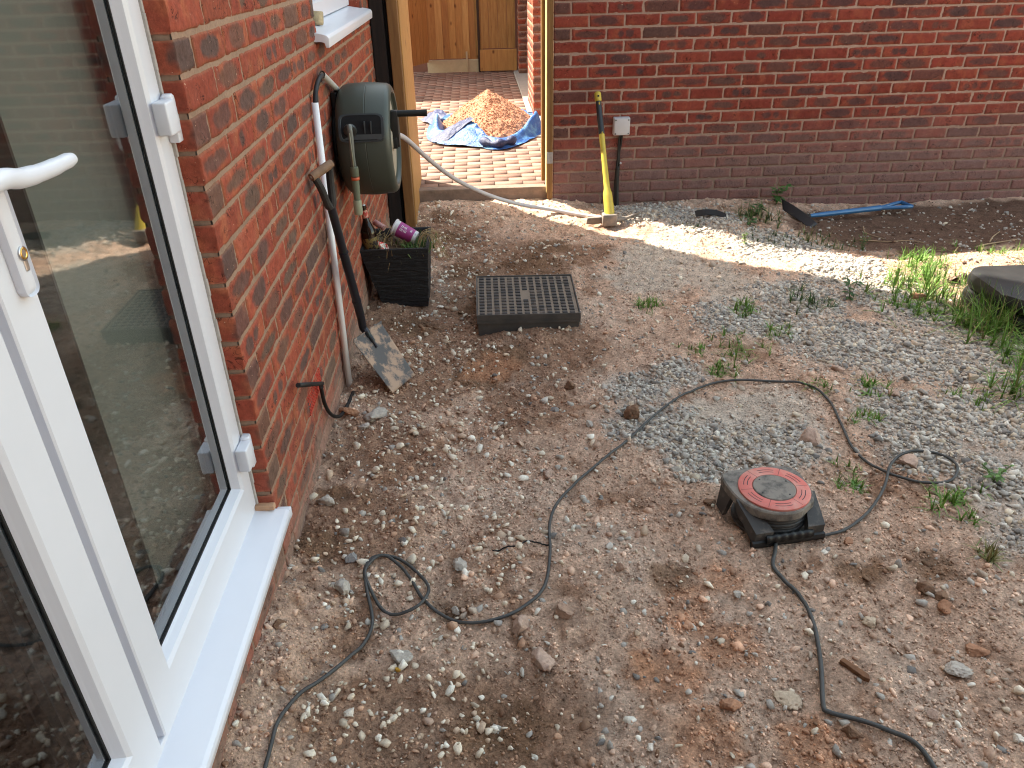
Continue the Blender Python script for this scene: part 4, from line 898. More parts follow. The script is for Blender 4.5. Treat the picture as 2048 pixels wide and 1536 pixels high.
g.out('frame', mat('dusty_frame', (.05, .049, .048), .55, nscale=7, col2=(.10, .09, .08), thr=(.4, .7), bump=.3, bscale=100), mc)
# cables on the ground ---------------------------------------------------------
M_cab = mat('dusty_cable', (.05, .051, .05), .6, nscale=30, namp=.3)
CABLE1 = [(-.512, .93), (-0.508, 1.091), (-0.504, 1.16), (-0.474, 1.246), (-0.424, 1.308), (-0.367, 1.397), (-0.34, 1.496), (-0.366, 1.609), (-0.38, 1.689), (-0.352, 1.738), (-0.284, 1.729), (-0.214, 1.658), (-0.192, 1.597), (-0.215, 1.542), (-0.268, 1.524), (-0.318, 1.545), (-0.36, 1.618), (-0.377, 1.679), (-0.343, 1.729), (-0.298, 1.715), (-0.25, 1.66), (-0.21, 1.579), (-0.159, 1.524), (-0.077, 1.484), (0.018, 1.5), (0.089, 1.55), (0.137, 1.614), (0.162, 1.737), (0.174, 1.873), (0.226, 1.996), (0.353, 2.139), (0.506, 2.312), (0.632, 2.474), (0.787, 2.633), (0.975, 2.72), (1.158, 2.705), (1.284, 2.653), (1.327, 2.53), (1.308, 2.368), (1.286, 2.189), (1.327, 2.066), (1.401, 1.991), (1.504, 1.978), (1.572, 2.048), (1.579, 2.115), (1.521, 2.156), (1.436, 2.147), (1.356, 2.079), (1.277, 1.959), (1.177, 1.851), (1.077, 1.786), (0.989, 1.765)]
CABLE2 = [(0.86, 1.80), (0.834, 1.712), (0.801, 1.64), (0.812, 1.588), (0.836, 1.519), (0.833, 1.42), (0.801, 1.291), (0.758, 1.169), (0.761, 1.146), (0.826, 1.118), (0.89, 1.082), (0.922, 1.042), (0.931, 0.96), (.93, .8)]
def cable(P, r, lift=.004, over=()):
    Q = crom([(a, b, 0) for a, b in P], 6); o = []
    zz = [float(H(np.array([p.x]), np.array([p.y]))[0]) for p in Q]
    n_ = len(Q)
    for i, p in enumerate(Q):
        w = zz[max(0, i-3):i+4]; z = .35*max(w)+.65*sum(w)/len(w)+r+lift
        for (a, b, amt) in over:
            if a <= i <= b: z += amt*math.sin(math.pi*(i-a)/(b-a))
        o.append((p.x, p.y, z))
    return o
g = B(); g.tube(cable(CABLE1, .0048, .004, ((66, 84, .012), (98, 120, .010), (270, 296, .013))), .0048, 8)
tag(g.out('extension_cable', M_cab), 'long dusty grey cable looping across the stones to the red cable reel', 'cable')
g = B(); g.tube(cable(CABLE2, .0058), .0058, 8)
tag(g.out('extension_cable', M_cab), 'shorter grey cable running from the reel to the bottom right', 'cable')
g = B(); P = [(-.01, 1.765), (.03, 1.768), (.065, 1.775), (.10, 1.795), (.13, 1.785), (.157, 1.772), (.17, 1.77)]
g.tube([(p.x, p.y, h(p.x, p.y)+.004) for p in crom([(a, b, 0) for a, b in P], 5)], .0022, 6); tag(g.out('wire_scrap', M_rubber), 'thin black wire scrap beside the cable near the white pebbles', 'wire')
# cable reel ----------------------------------------------------------------------
rx, ry = .866, 1.862; rz = h(rx, ry)+.003
cr = empty('cable_reel', (rx, ry, rz), 'dusty black cable reel with a red slotted ring on top', 'cable reel')
M_rb = mat('dusty_black', (.045, .043, .042), .65, nscale=22, col2=(.15, .13, .11), thr=(.5, .7), bump=.25, bscale=120)
M_rt = mat('dusty_top', (.23, .205, .175), .85, nscale=20, col2=(.075, .07, .065), thr=(.45, .65), bump=.2, bscale=120)
M_red = mat('dusty_red', (.60, .15, .12), .6, nscale=12, col2=(.60, .30, .24), thr=(.45, .7))
hz0 = rz+.108; an = RD(8)
Rz = Matrix.Rotation(an, 3, 'Z')
def L2(x, y, z): v = Rz @ Vector((x, y, 0)); return (rx+v.x, ry+v.y, z)
def outline(r=.132):
    # round top with two square shoulders towards the left/back and two arms to the front
    P = []
    for a in range(-42, 223, 6):
        c, s = math.cos(RD(a)), math.sin(RD(a)); rr = r
        # squared back corners
        k = max(0, math.cos(RD(2*(a-90))*1) ) if False else 0
        if 20 < a < 85 or 95 < a < 160: rr = r*min(1.20, .985/max(abs(c), abs(s)))
        P.append((rr*c, rr*s))
    return P
bm = bmesh.new()
O_ = [(v.x, v.y) for v in crom([(a_, b_, 0) for a_, b_ in ((.105, -.08), (.126, -.03), (.134, .04), (.13, .088), (.105, .118), (.05, .130), (-.05, .135), (-.115, .132), (-.143, .108), (-.146, .03), (-.136, -.03), (-.11, -.08), (-.06, -.118), (0, -.130), (.06, -.118))], 3)][:-1]
def ringv(sc, z, pts=O_): return [bm.verts.new(L2(p[0]*sc, p[1]*sc, z)) for p in pts]
rg = [ringv(.97, hz0-.028), ringv(1.0, hz0-.024), ringv(1.0, hz0-.004), ringv(.97, hz0)]
fillrings(bm, rg); bm.faces.new(rg[-1]); bm.faces.new(rg[0][::-1])
me = bpy.data.meshes.new('top_cover'); bmesh.ops.recalc_face_normals(bm, faces=bm.faces[:]); bm.to_mesh(me); bm.free(); link('top_cover', me, M_rt, cr)
def lz(prof, nm, mt, **k):
    g = B(); g.lathe(prof, (rx, ry, 0), (0, 0, 1), 48, **k); return g.out(nm, mt, cr, auto=True)
lz([(.120, hz0-.001), (.120, hz0+.005), (.117, hz0+.0065), (.074, hz0+.0065), (.072, hz0+.003)], 'red_ring', M_red)
lz([(.0715, hz0), (.0715, hz0+.006), (.069, hz0+.008), (.001, hz0+.0085)], 'centre_cap', M_rt)
g = B()
for s_ in range(6):
    for (r0, r1, span) in ((.088, .0905, 17), (.100, .1025, 17)):
        a0 = 60*s_+30; 
        A = [RD(a0-span+i*2*span/8) for i in range(9)]
        g.faces([(rx+r0*math.cos(a), ry+r0*math.sin(a), hz0+.0068) for a in A]+[(rx+r1*math.cos(a), ry+r1*math.sin(a), hz0+.0068) for a in A], [(i, i+1, 10+i, 9+i) for i in range(8)])
    a = RD(60*s_+2); d = Vector((math.cos(a), math.sin(a), 0)); t = Vector((-d.y, d.x, 0)); c = Vector((rx, ry, hz0+.0068))
    g.faces([c+d*.074-t*.0006, c+d*.117-t*.0006, c+d*.117+t*.0006, c+d*.074+t*.0006], [(0, 1, 2, 3)])
g.out('slots', M_black, cr)
for a in (30, 130, 210, 310):
    g = B(); g.lathe([(.003, hz0+.0083), (.003, hz0+.0092)], (rx+.058*math.cos(RD(a)), ry+.058*math.sin(RD(a)), 0), (0, 0, 1), 10); g.out('screw', M_black, cr)
lz([(.095, rz+.022), (.097, rz+.03), (.097, hz0-.03)], 'drum', M_black)
lz([(.128, rz+.012), (.130, rz+.016), (.130, rz+.022), (.12, rz+.024)], 'lower_flange', M_rb)
g = B()
for i in range(6): g.lathe([(.112, 0)], (0, 0, 0)) if False else None
for zi, rr in ((.030, .113), (.039, .116), (.048, .114), (.057, .116), (.066, .113), (.075, .114)):
    g.tube([(rx+rr*math.cos(RD(a)), ry+rr*math.sin(RD(a)), rz+zi+.0008*math.sin(a)) for a in range(0, 361, 8)], .0053, 8)
g.out('wound_cable', M_cab, cr)
g = B(); g.lathe([(.10, rz+.000), (.115, rz+.012)], (rx, ry, 0), (0, 0, 1), 40)
# arms down to a base bar with the carrying handle at the front
def arm(b0, b1, f0, f1, yb):
    P = [(b0, yb, hz0-.003), (b1, yb, hz0-.003), (f1, -.136, rz+.058), (f0, -.136, rz+.058), (b0, yb, hz0-.028), (b1, yb, hz0-.028), (f1, -.130, rz+.012), (f0, -.130, rz+.012)]
    g.faces([L2(*p) for p in P], [(0, 1, 2, 3), (3, 2, 6, 7), (7, 6, 5, 4), (4, 5, 1, 0), (1, 5, 6, 2), (0, 3, 7, 4)])
arm(-.147, -.10, -.122, -.058, -.02); arm(.10, .134, .064, .125, -.03)
g.faces([L2(*p) for p in [(-.145, .02, hz0-.02), (-.142, .105, hz0-.02), (-.148, .11, rz+.01), (-.151, .05, rz+.01), (-.128, .02, hz0-.02), (-.128, .105, hz0-.02), (-.135, .11, rz+.01), (-.137, .05, rz+.01)]], [(0, 1, 2, 3), (4, 7, 6, 5), (0, 3, 7, 4), (1, 5, 6, 2), (0, 4, 5, 1), (3, 2, 6, 7)])
g.out('body_frame', M_rb, cr)
g = B(); g.tube([L2(x, -.136, rz+.036) for x in [-.085+i*.0028 for i in range(61)]], [.0125+.0011*math.sin(i*.62) for i in range(61)], 12); g.tube([L2(-.13, -.131, rz+.02), L2(.13, -.131, rz+.02)], .012, 8); g.out('carry_handle', M_black, cr, auto=True)
cr.scale = (.9, .9, 1.16)
# blue handled shovel --------------------------------------------------------------
bs = empty('blue_shovel', (2.15, 4.95, -.05), 'blue handled shovel lying on dark soil at the wall foot', 'shovel')
M_blue = mat('blue_plastic', (.025, .13, .31), .35, nscale=20, namp=.12, coat=.2)
A1 = Vector((2.17, 4.88, -.005)); A2 = Vector((2.70, 5.00, -.005)); A3 = Vector((2.90, 5.04, .0)); ad = (A3-A1).normalized(); wd = Vector((-ad.y, ad.x, 0)).normalized()
g = B(); g.tube([A1-ad*.03, A1+ad*.1, A2-ad*.05, A2], [.011, .0165, .0185, .019], 12); g.out('shaft', M_blue, bs, auto=True)
g = B()
for s_ in (-1, 1): g.tube(crom([A2-ad*.01, A2+ad*.06+wd*.018*s_, A3-ad*.05+wd*.045*s_, A3+wd*.052*s_], 5), .0125, 10)
g.tube([A3-wd*.055, A3+wd*.055], .0135, 10); g.out('d_handle', M_blue, bs, auto=True)
bb = [Vector(p) for p in ((2.10, 5.10, .045), (1.98, 5.30, .14), (1.96, 5.05, .05), (2.02, 4.70, -.0), (2.19, 4.70, .0))]
g = B(); n1 = 14; Pb = np.zeros((n1, n1, 3)); c00, c10, c11, c01 = Vector((2.05, 5.10, .05)), Vector((2.16, 4.72, -.01)), Vector((2.10, 4.69, -.03)), Vector((2.03, 4.99, .0))
for i in range(n1):
    for k in range(n1):
        u, v = i/(n1-1), k/(n1-1); p = (c00*(1-u)+c10*u)*(1-v)+(c01*(1-u)+c11*u)*v; Pb[i, k] = p+Vector((0, 0, .012*(1-4*(u-.5)**2)*(1-v*.5)))
o = mk('blade', Pb.reshape(-1, 3), grid_faces(n1, n1), mat('black_steel', (.02, .02, .022), .55, nscale=12, namp=.3), bs, None, True); o.modifiers.new('s', 'SOLIDIFY').thickness = .003
g = B(); g.tube([A1-ad*.07, A1], [.012, .013], 10); g.out('socket', M_black, bs)
# black carry case at the right edge --------------------------------------------------
cc = empty('tool_case', (2.7, 3.1, 0), 'black hard plastic carry case lying in the grass at the right', 'tool case')
M_case = mat('case_plastic', (.008, .0085, .009), .55, nscale=8, col2=(.018, .018, .018), thr=(.4, .7), bump=.15, bscale=200)
Rc = Matrix.Rotation(RD(4), 3, 'Z'); pv = (2.4, 3.45, 0); cz_ = h(2.45, 3.2)
g = B(); g.poly([(2.415, 3.475), (3.15, 3.46), (3.15, 2.70), (2.60, 2.70), (2.33, 3.12), (2.34, 3.40)], cz_+.002, cz_+.085, 'z', .018); g.out('lower_shell', M_case, cc, auto=True)
g = B(); g.poly([(2.415, 3.475), (3.15, 3.46), (3.15, 2.70), (2.60, 2.70), (2.33, 3.12), (2.34, 3.40)], cz_+.0875, cz_+.175, 'z', .036); g.out('lid', M_case, cc, auto=True)
g = B(); g.box((2.36, 3.14, cz_+.075), (2.38, 3.22, cz_+.10), .004); g.out('latch', M_black, cc)
# strap piece
g = B(); x, y = 1.455, 4.745; zz = h(x, y); Pp = crom([(x-.09, y+.01, zz+.012), (x-.03, y-.01, zz+.026), (x+.04, y-.02, zz+.022), (x+.09, y-.06, zz+.012)], 4)
V = []; 
for p in Pp: V += [p+Vector((0, -.022, -.01)), p+Vector((0, .022, .012))]
g.faces(V, [(2*i, 2*i+1, 2*i+3, 2*i+2) for i in range(len(Pp)-1)]); o = g.out('strap_buckle', M_rubber); o.modifiers.new('s', 'SOLIDIFY').thickness = .006
tag(o, 'small black plastic strip lying on the gravel near the weeds', 'plastic scrap')
# splinters and twigs -------------------------------------------------------------------
random.seed(4)
M_spl = mat('wet_wood', (.16, .07, .03), .8, nscale=40, namp=.5); M_twig = mat('dry_twig', (.36, .25, .15), .85, nscale=30, namp=.2)
def twig(P, r, label, mt=M_twig, cat='twig'):
    g = B(); pp = crom([(a, b, h(a, b)+r+.002) for a, b in P], 4); g.tube(pp, [r*(1-.5*i/len(pp))*random.uniform(.85, 1.1) for i in range(len(pp))], 6)
    tag(g.out('twig', mt), label, cat)
g = B(); z0 = h(.872, 1.255)
g.poly([(.845, 1.285), (.857, 1.292), (.898, 1.238), (.893, 1.222), (.880, 1.232)], z0+.002, z0+.016, 'z', .002); tag(g.out('wood_splinter', M_spl), 'jagged brown wood splinter right of the lower cable', 'splinter')
twig([(2.95, 4.28), (3.05, 4.33), (3.15, 4.38), (3.28, 4.40)], .006, 'straight pale twig on the dark flat soil at the right')
twig([(3.1, 4.38), (3.18, 4.48), (3.3, 4.6)], .005, 'pale twig branching up toward the wall at the right')
twig([(2.35, 4.52), (2.5, 4.45), (2.62, 4.44), (2.7, 4.40)], .004, 'thin straw stalk on the dark soil below the blue shovel')
twig([(2.48, 4.75), (2.44, 4.62), (2.50, 4.5)], .004, 'curled straw stalk on the dark soil left of the long twig')
twig([(1.0, 1.34), (1.02, 1.31)], .003, 'tiny splinter of wood on bare soil', M_spl)
# stones and gravel -------------------------------------------------------------
def rock_var(sub, seed, cuts, sq_=(1, .8, .6), smooth=0):
    bm = bmesh.new(); bmesh.ops.create_icosphere(bm, subdivisions=sub, radius=1)
    r = np.random.default_rng(seed); V = np.array([v.co[:] for v in bm.verts]); F = np.array([[v.index for v in f.verts] for f in bm.faces]); bm.free()
    for _ in range(cuts):
        n_ = r.normal(size=3); n_ /= np.linalg.norm(n_); d = r.uniform(.45, .85)
        t = V@n_-d; V = V-np.outer(np.maximum(t, 0), n_)
    V = V*np.array(sq_)*(1+.06*r.normal(size=(len(V), 1)))
    return V/np.abs(V).max(), F
def hull(seed, n_, sq_):
    r = np.random.default_rng(seed); bm = bmesh.new()
    for p in r.normal(size=(n_, 3)):
        p = p/np.linalg.norm(p)*r.uniform(.75, 1); bm.verts.new(p*np.array(sq_))
    res = bmesh.ops.convex_hull(bm, input=bm.verts[:])
    bmesh.ops.delete(bm, geom=[v for v in bm.verts if not v.link_faces], context='VERTS')
    bmesh.ops.triangulate(bm, faces=bm.faces[:]); bm.verts.index_update()
    V = np.array([v.co[:] for v in bm.verts]); F = np.array([[v.index for v in f.verts] for f in bm.faces]); bm.free()
    return V/np.abs(V).max(), F
ANG = [hull(s, 15, (1, r_, z_)) for s, (r_, z_) in enumerate([(.8, .55), (.7, .6), (.9, .5), (.6, .5), (.85, .7), (.75, .45), (.65, .4), (.9, .65), (.7, .35), (.8, .5)])]
LOW = [hull(40+s, 9, (1, r_, z_)) for s, (r_, z_) in enumerate([(.8, .6), (.7, .5), (.9, .65), (.6, .6), (.85, .45), (.95, .8)])]
RND = [rock_var(2, s, 9, (1, r_, z_)) for s, (r_, z_) in enumerate([(.8, .6), (.7, .6), (.9, .6), (.6, .5)])]
def scatter(name, X_, Y_, Sz, C, variants, seed, sink=.25, z=None):
    r = np.random.default_rng(seed); n_ = len(X_); Vs = []; Fs = []; Cs = []; k = 0
    Z_ = H(X_, Y_) if z is None else z
    vi = r.integers(len(variants), size=n_)
    for q, (bv, bf) in enumerate(variants):
        idx = np.where(vi == q)[0]
        if not len(idx): continue
        m = len(idx); a = r.uniform(0, 2*np.pi, m); b = r.normal(0, .45, m); c = r.normal(0, .45, m)
        ca, sa, cb, sb, cc_, sc = np.cos(a), np.sin(a), np.cos(b), np.sin(b), np.cos(c), np.sin(c)
        Rm = np.zeros((m, 3, 3))
        Rm[:, 0, 0] = ca*cb; Rm[:, 0, 1] = ca*sb*sc-sa*cc_; Rm[:, 0, 2] = ca*sb*cc_+sa*sc
        Rm[:, 1, 0] = sa*cb; Rm[:, 1, 1] = sa*sb*sc+ca*cc_; Rm[:, 1, 2] = sa*sb*cc_-ca*sc
        Rm[:, 2, 0] = -sb; Rm[:, 2, 1] = cb*sc; Rm[:, 2, 2] = cb*cc_
        P = np.einsum('mij,vj->mvi', Rm, bv)*Sz[idx][:, None, None]
        P += np.stack([X_[idx], Y_[idx], Z_[idx]+Sz[idx]*sink], -1)[:, None, :]
        Vs.append(P.reshape(-1, 3)); Fs.append((bf[None]+k+np.arange(m)[:, None, None]*len(bv)).reshape(-1, 3)); k += m*len(bv)
        cc = np.repeat(C[idx], len(bv), 0)*np.repeat(r.uniform(.93, 1.07, m*1), len(bv))[:, None]; Cs.append(cc)
    return mk(name, np.concatenate(Vs), np.concatenate(Fs), M_stone, None, np.concatenate(Cs), False)
def sample(n_, seed, dens, xr=(-.6, 3.6), yr=(.75, 5.25), near=0.0):
    r = np.random.default_rng(seed); Xs = []; Ys = []; tot = 0
    while tot < n_:
        x = r.uniform(*xr, n_*3); y = r.uniform(*yr, n_*3)
        keep = (r.uniform(size=len(x)) < dens(x, y)) & (x < .76*y+.42) & (x > -.6)
        keep &= ~((x > -.03) & (x < .45) & (y > 3.32) & (y < 3.81)) & ~((np.hypot(x-.866, y-1.862) < .12)) & ~((x > -.53) & (x < -.28) & (y > 3.62) & (y < 3.9))
        Xs.append(x[keep]); Ys.append(y[keep]); tot += keep.sum()
    return np.concatenate(Xs)[:n_], np.concatenate(Ys)[:n_]
def pal(n_, seed, cols, wts, v=.15):
    r = np.random.default_rng(seed); c = np.array(cols)[r.choice(len(cols), n_, p=np.array(wts)/sum(wts))]
    return c*r.uniform(1-v, 1+v, (n_, 1))
r_ = np.random.default_rng(99)
nearw = lambda y: np.clip(1.25-.18*y, .3, 1)
notgrey = lambda x, y: 1-.85*sst(.3, .75, blob(x, y, GREYZ)); notdark = lambda x, y: 1-.93*sst(.2, .5, blob(x, y, DARKFLAT))
# white limestone chips
n_ = 2350; X_, Y_ = sample(n_, 1, lambda x, y: (.10*np.exp(-np.clip(x, 0, 9)*.9)+.9*blob(x, y, WHITEZ)**1.5*(.35+.65*sst(-.3, .4, fbm(x*9, y*9, 2, 8))))*notgrey(x, y)*notdark(x, y)*sst(2.2, .9, x))
Sz = np.exp(r_.normal(np.log(.0078), .45, n_)).clip(.0035, .021)
o = scatter('white_pebbles', X_, Y_, Sz, pal(n_, 2, [(.74, .65, .52), (.62, .52, .40), (.54, .40, .29), (.78, .73, .63)], [4, 3, 2, 2]), ANG, 3, .3); tag(o, 'loose cream white limestone chips scattered over the brown soil', 'pebbles', kind='stuff')
# brown soil clods and pebbles
n_ = 8000; X_, Y_ = sample(n_, 4, lambda x, y: (.25+.6*sst(-.2, .5, fbm(x*4, y*4, 3, 9)))*notgrey(x, y)*notdark(x, y)*nearw(y)*(1-.6*blob(x, y, DUST)))
Sz = np.exp(r_.normal(np.log(.0056), .5, n_)).clip(.003, .019)
_C = np.where(r_.uniform(size=(n_, 1)) < .86, soilcol(X_, Y_)*r_.uniform(.62, 1.35, (n_, 1)), pal(n_, 5, [(.46, .30, .22), (.40, .255, .185), (.53, .375, .285), (.46, .26, .165), (.23, .13, .08), (.42, .37, .32)], [5, 4, 3, 2, 4, 1])); o = scatter('soil_clods', X_, Y_, Sz, _C, ANG+RND[:1], 6, .12); tag(o, 'crumbly brown soil clods and small stones across the yard', 'soil clods', kind='stuff')
# fine grit everywhere
n_ = 70000; X_, Y_ = sample(n_, 7, lambda x, y: (.3+.7*sst(-.3, .4, fbm(x*6, y*6, 3, 10)))*notdark(x, y)*nearw(y)*(1-.3*blob(x, y, GREYZ)))
Sz = np.exp(r_.normal(np.log(.0029), .45, n_)).clip(.0014, .006)
_C = np.where(r_.uniform(size=(n_, 1)) < .82, soilcol(X_, Y_)*r_.uniform(.45, 1.55, (n_, 1)), pal(n_, 8, [(.46, .30, .22), (.40, .255, .185), (.53, .375, .285), (.64, .54, .44), (.20, .115, .07), (.44, .39, .34)], [5, 5, 3, .8, 4, 1])); o = scatter('grit', X_, Y_, Sz, _C, LOW, 9, .2); tag(o, 'fine brown grit covering the bare soil', 'grit', kind='stuff')
# grey angular gravel
n_ = 30000; X_, Y_ = sample(n_, 10, lambda x, y: sst(.3, 1.0, blob(x, y, GREYZ)+.38*fbm(x*6, y*6, 4, 12))+.02)
Sz = np.exp(r_.normal(np.log(.0076), .42, n_)).clip(.004, .021)
o = scatter('grey_gravel', X_, Y_, Sz, pal(n_, 11, [(.46, .42, .37), (.36, .33, .295), (.60, .56, .49), (.46, .37, .29), (.23, .215, .20), (.56, .47, .36)], [5, 4, 3, 2, 2, 1.5]), ANG, 12, .12, None); tag(o, 'bed of crushed grey stone sweeping from the back wall to the right edge', 'gravel', kind='stuff')
# pebbles sparse on the dark soil
n_ = 500; X_, Y_ = sample(n_, 13, lambda x, y: sst(.3, .5, blob(x, y, DARKFLAT+SAND))); Sz = np.exp(r_.normal(np.log(.005), .5, n_)).clip(.002, .016)
o = scatter('dark_crumbs', X_, Y_, Sz, pal(n_, 14, [(.12, .07, .05), (.16, .10, .07), (.3, .22, .16)], [4, 3, 1]), ANG, 15, .3); tag(o, 'small dark crumbs on the flat soil below the wall', 'soil crumbs', kind='stuff')
Xc, Yc = HEAPC; zc_ = PZ+.005+heapz(Xc, Yc)+.016*fbm(Xc*14, Yc*14, 3, 91)+.009*fbm(Xc*45, Yc*45, 2, 92)
hc = scatter('heap_crumbs', Xc, Yc, np.exp(r_.normal(np.log(.0042), .4, len(Xc))).clip(.002, .010), pal(len(Xc), 77, [(.52, .27, .16), (.48, .24, .14), (.40, .19, .10), (.56, .31, .19)], [3, 3, 1, 1]), ANG, 78, .2, zc_)
hc.parent = heap; hc['kind'] = 'stuff'
# countable larger stones
BR = (.38, .25, .18); PK = (.46, .325, .255); GY = (.43, .385, .335); DG = (.26, .245, .235); TN = (.52, .41, .30); WH = (.68, .61, .52); RD_ = (.38, .20, .12); DB = (.21, .125, .08)
ST = [(.55, 2.481, .042, DB, .9, 'round dark brown clod beside the curve of the long cable'),
 (1.159, 2.278, .052, PK, .55, 'broad flat pinkish stone behind the cable reel'),
 (.549, 1.189, .033, RD_, .75, 'lumpy orange brown stone near the bottom centre'),
 (.109, 1.363, .040, PK, .62, 'largest pinkish brown clod below the cable bend'),
 (.057, 1.47, .034, PK, .75, 'rough pinkish clod touching the cable bend'),
 (-.104, 1.712, .031, GY, .55, 'smooth beige oblong stone beside a cluster of white pebbles'),
 (.692, 1.201, .042, TN, .3, 'flat pointed tan stone left of the lower cable'),
 (1.127, 1.252, .038, GY, .35, 'flat pale stone alone near the right bottom edge'),
 (.989, 1.423, .022, TN, .4, 'small square tan stone on smooth soil right of the lower cable'),
 (1.212, 1.315, .033, RD_, .4, 'low brown slab above the pale flat stone at the right'),
 (-.442, 2.541, .050, GY, .55, 'big grey brown stone below the spade blade'),
 (-.545, 2.556, .040, RD_, .7, 'reddish brick coloured stone at the conduit foot'),
 (-.48, 2.46, .026, GY, .6, 'mid grey stone between the wall and the big stone below the spade'),
 (-.541, 1.994, .033, GY, .75, 'grey brown stone near the sill end against the wall'),
 (-.257, 1.39, .034, GY, .45, 'pale grey oblong stone below the small cable loop'),
 (-.431, 1.603, .030, GY, .7, 'grey angular stone left of the small cable loop'),
 (-.303, 1.533, .022, PK, .7, 'smooth brown cobble under the small cable loop'),
 (-.335, 1.50, .016, TN, .7, 'slim brown pebble under the crossing of the cable loop'),
 (-.425, 1.734, .024, DG, .7, 'dark grey stone near the wall above the cable loop'),
 (.183, 1.512, .036, BR, .6, 'crumbling brown clod right of the cable bend'),
 (-.56, 1.431, .019, DB, .7, 'dark brown oval pebble close under the sill'),
 (.437, 1.386, .018, BR, .6, 'small brown stone in the middle of the red soil'),
 (.793, 1.096, .028, DB, .7, 'dark brown stone just under the bend of the lower cable'),
 (.996, 1.117, .018, PK, .8, 'round pinkish pebble at the bottom right'),
 (1.191, 1.524, .028, DB, .6, 'upper dark brown stone of the three below the dry grass'),
 (1.211, 1.457, .030, RD_, .5, 'lower reddish stone of the three below the dry grass'),
 (1.215, 1.49, .026, DB, .6, 'middle dark stone of the three below the dry grass'),
 (1.44, 2.101, .046, PK, .55, 'pink brown rock inside the big cable loop'),
 (.188, 2.122, .029, PK, .6, 'pinkish stone on the open soil left of the long cable'),
 (-.118, 1.536, .018, GY, .7, 'small grey pebble between the loop and the cable bend'),
 (.63, 2.133, .026, GY, .6, 'pale grey stone at the tip of the gravel spill'),
 (1.982, 2.658, .034, TN, .5, 'tan stone in the gravel near the right grass'),
 (1.605, 2.547, .033, PK, .5, 'pinkish stone in the gravel behind the reel'),
 (.331, 1.09, .014, WH, .7, 'white oval pebble near the bottom centre edge'),
 (.671, 1.549, .017, GY, .6, 'pale pebble on the red soil below the reel'),
 (1.166, 1.058, .017, WH, .5, 'white flat pebble at the bottom right corner'),
 (.359, 1.66, .019, BR, .6, 'brown pebble between the white cluster and the red soil'),
 (.253, 2.541, .019, DG, .6, 'dark stone left of the gravel spill'),
 (1.466, 2.765, .027, PK, .6, 'brown stone at the edge of the gravel above the cable arch'),
 (.336, 2.751, .025, DB, .7, 'dark clod above the long cable on bare soil'),
 (.377, 2.441, .022, GY, .6, 'grey stone left of the round dark clod'),
 (2.168, 3.465, .038, RD_, .6, 'brown stone half hidden in the bright grass'),
 (-.261, 1.345, .010, (.45, .25, .04), .9, 'small mustard yellow pebble below the pale oblong stone'),
 (-.361, 1.211, .015, WH, .6, 'white pebble right of the lower left cable'),
 (1.07, 1.745, .022, RD_, .6, 'orange brown stone touching the cable right of the reel'),
 (.98, 1.70, .018, WH, .5, 'white chip just below the handle of the reel'),
 (.70, 1.95, .022, DB, .7, 'dark clod at the back left foot of the reel')]
for i, (x, y, s_, c, fl, lab) in enumerate(ST):
    bv, bf = rock_var(4, 300+i, 14, (1, .78, fl)); V = bv.copy()
    rough = .055*fbm(V[:, 0]*3+i, V[:, 1]*3+V[:, 2]*2.3, 3, i)+.035*fbm(V[:, 0]*9, V[:, 1]*9+V[:, 2]*7, 2, i)
    V = V*(1+rough[:, None]); a = r_.uniform(0, 6.28); ca, sa = math.cos(a), math.sin(a)
    if fl < .42: a = RD(-15); ca, sa = math.cos(a), math.sin(a)
    V = np.stack([V[:, 0]*ca-V[:, 1]*sa, V[:, 0]*sa+V[:, 1]*ca, V[:, 2]], -1)*s_
    z0 = h(x, y)+s_*fl*.38; V += np.array([x, y, z0])
    n1_ = fbm(V[:, 0]*70, V[:, 1]*70+V[:, 2]*50, 3, 6); C = np.array(c)*(1+.22*n1_[:, None])
    o = mk('stone', V, bf, M_stone, None, C, i % 3 == 0 or fl > .5); tag(o, lab, 'stone')
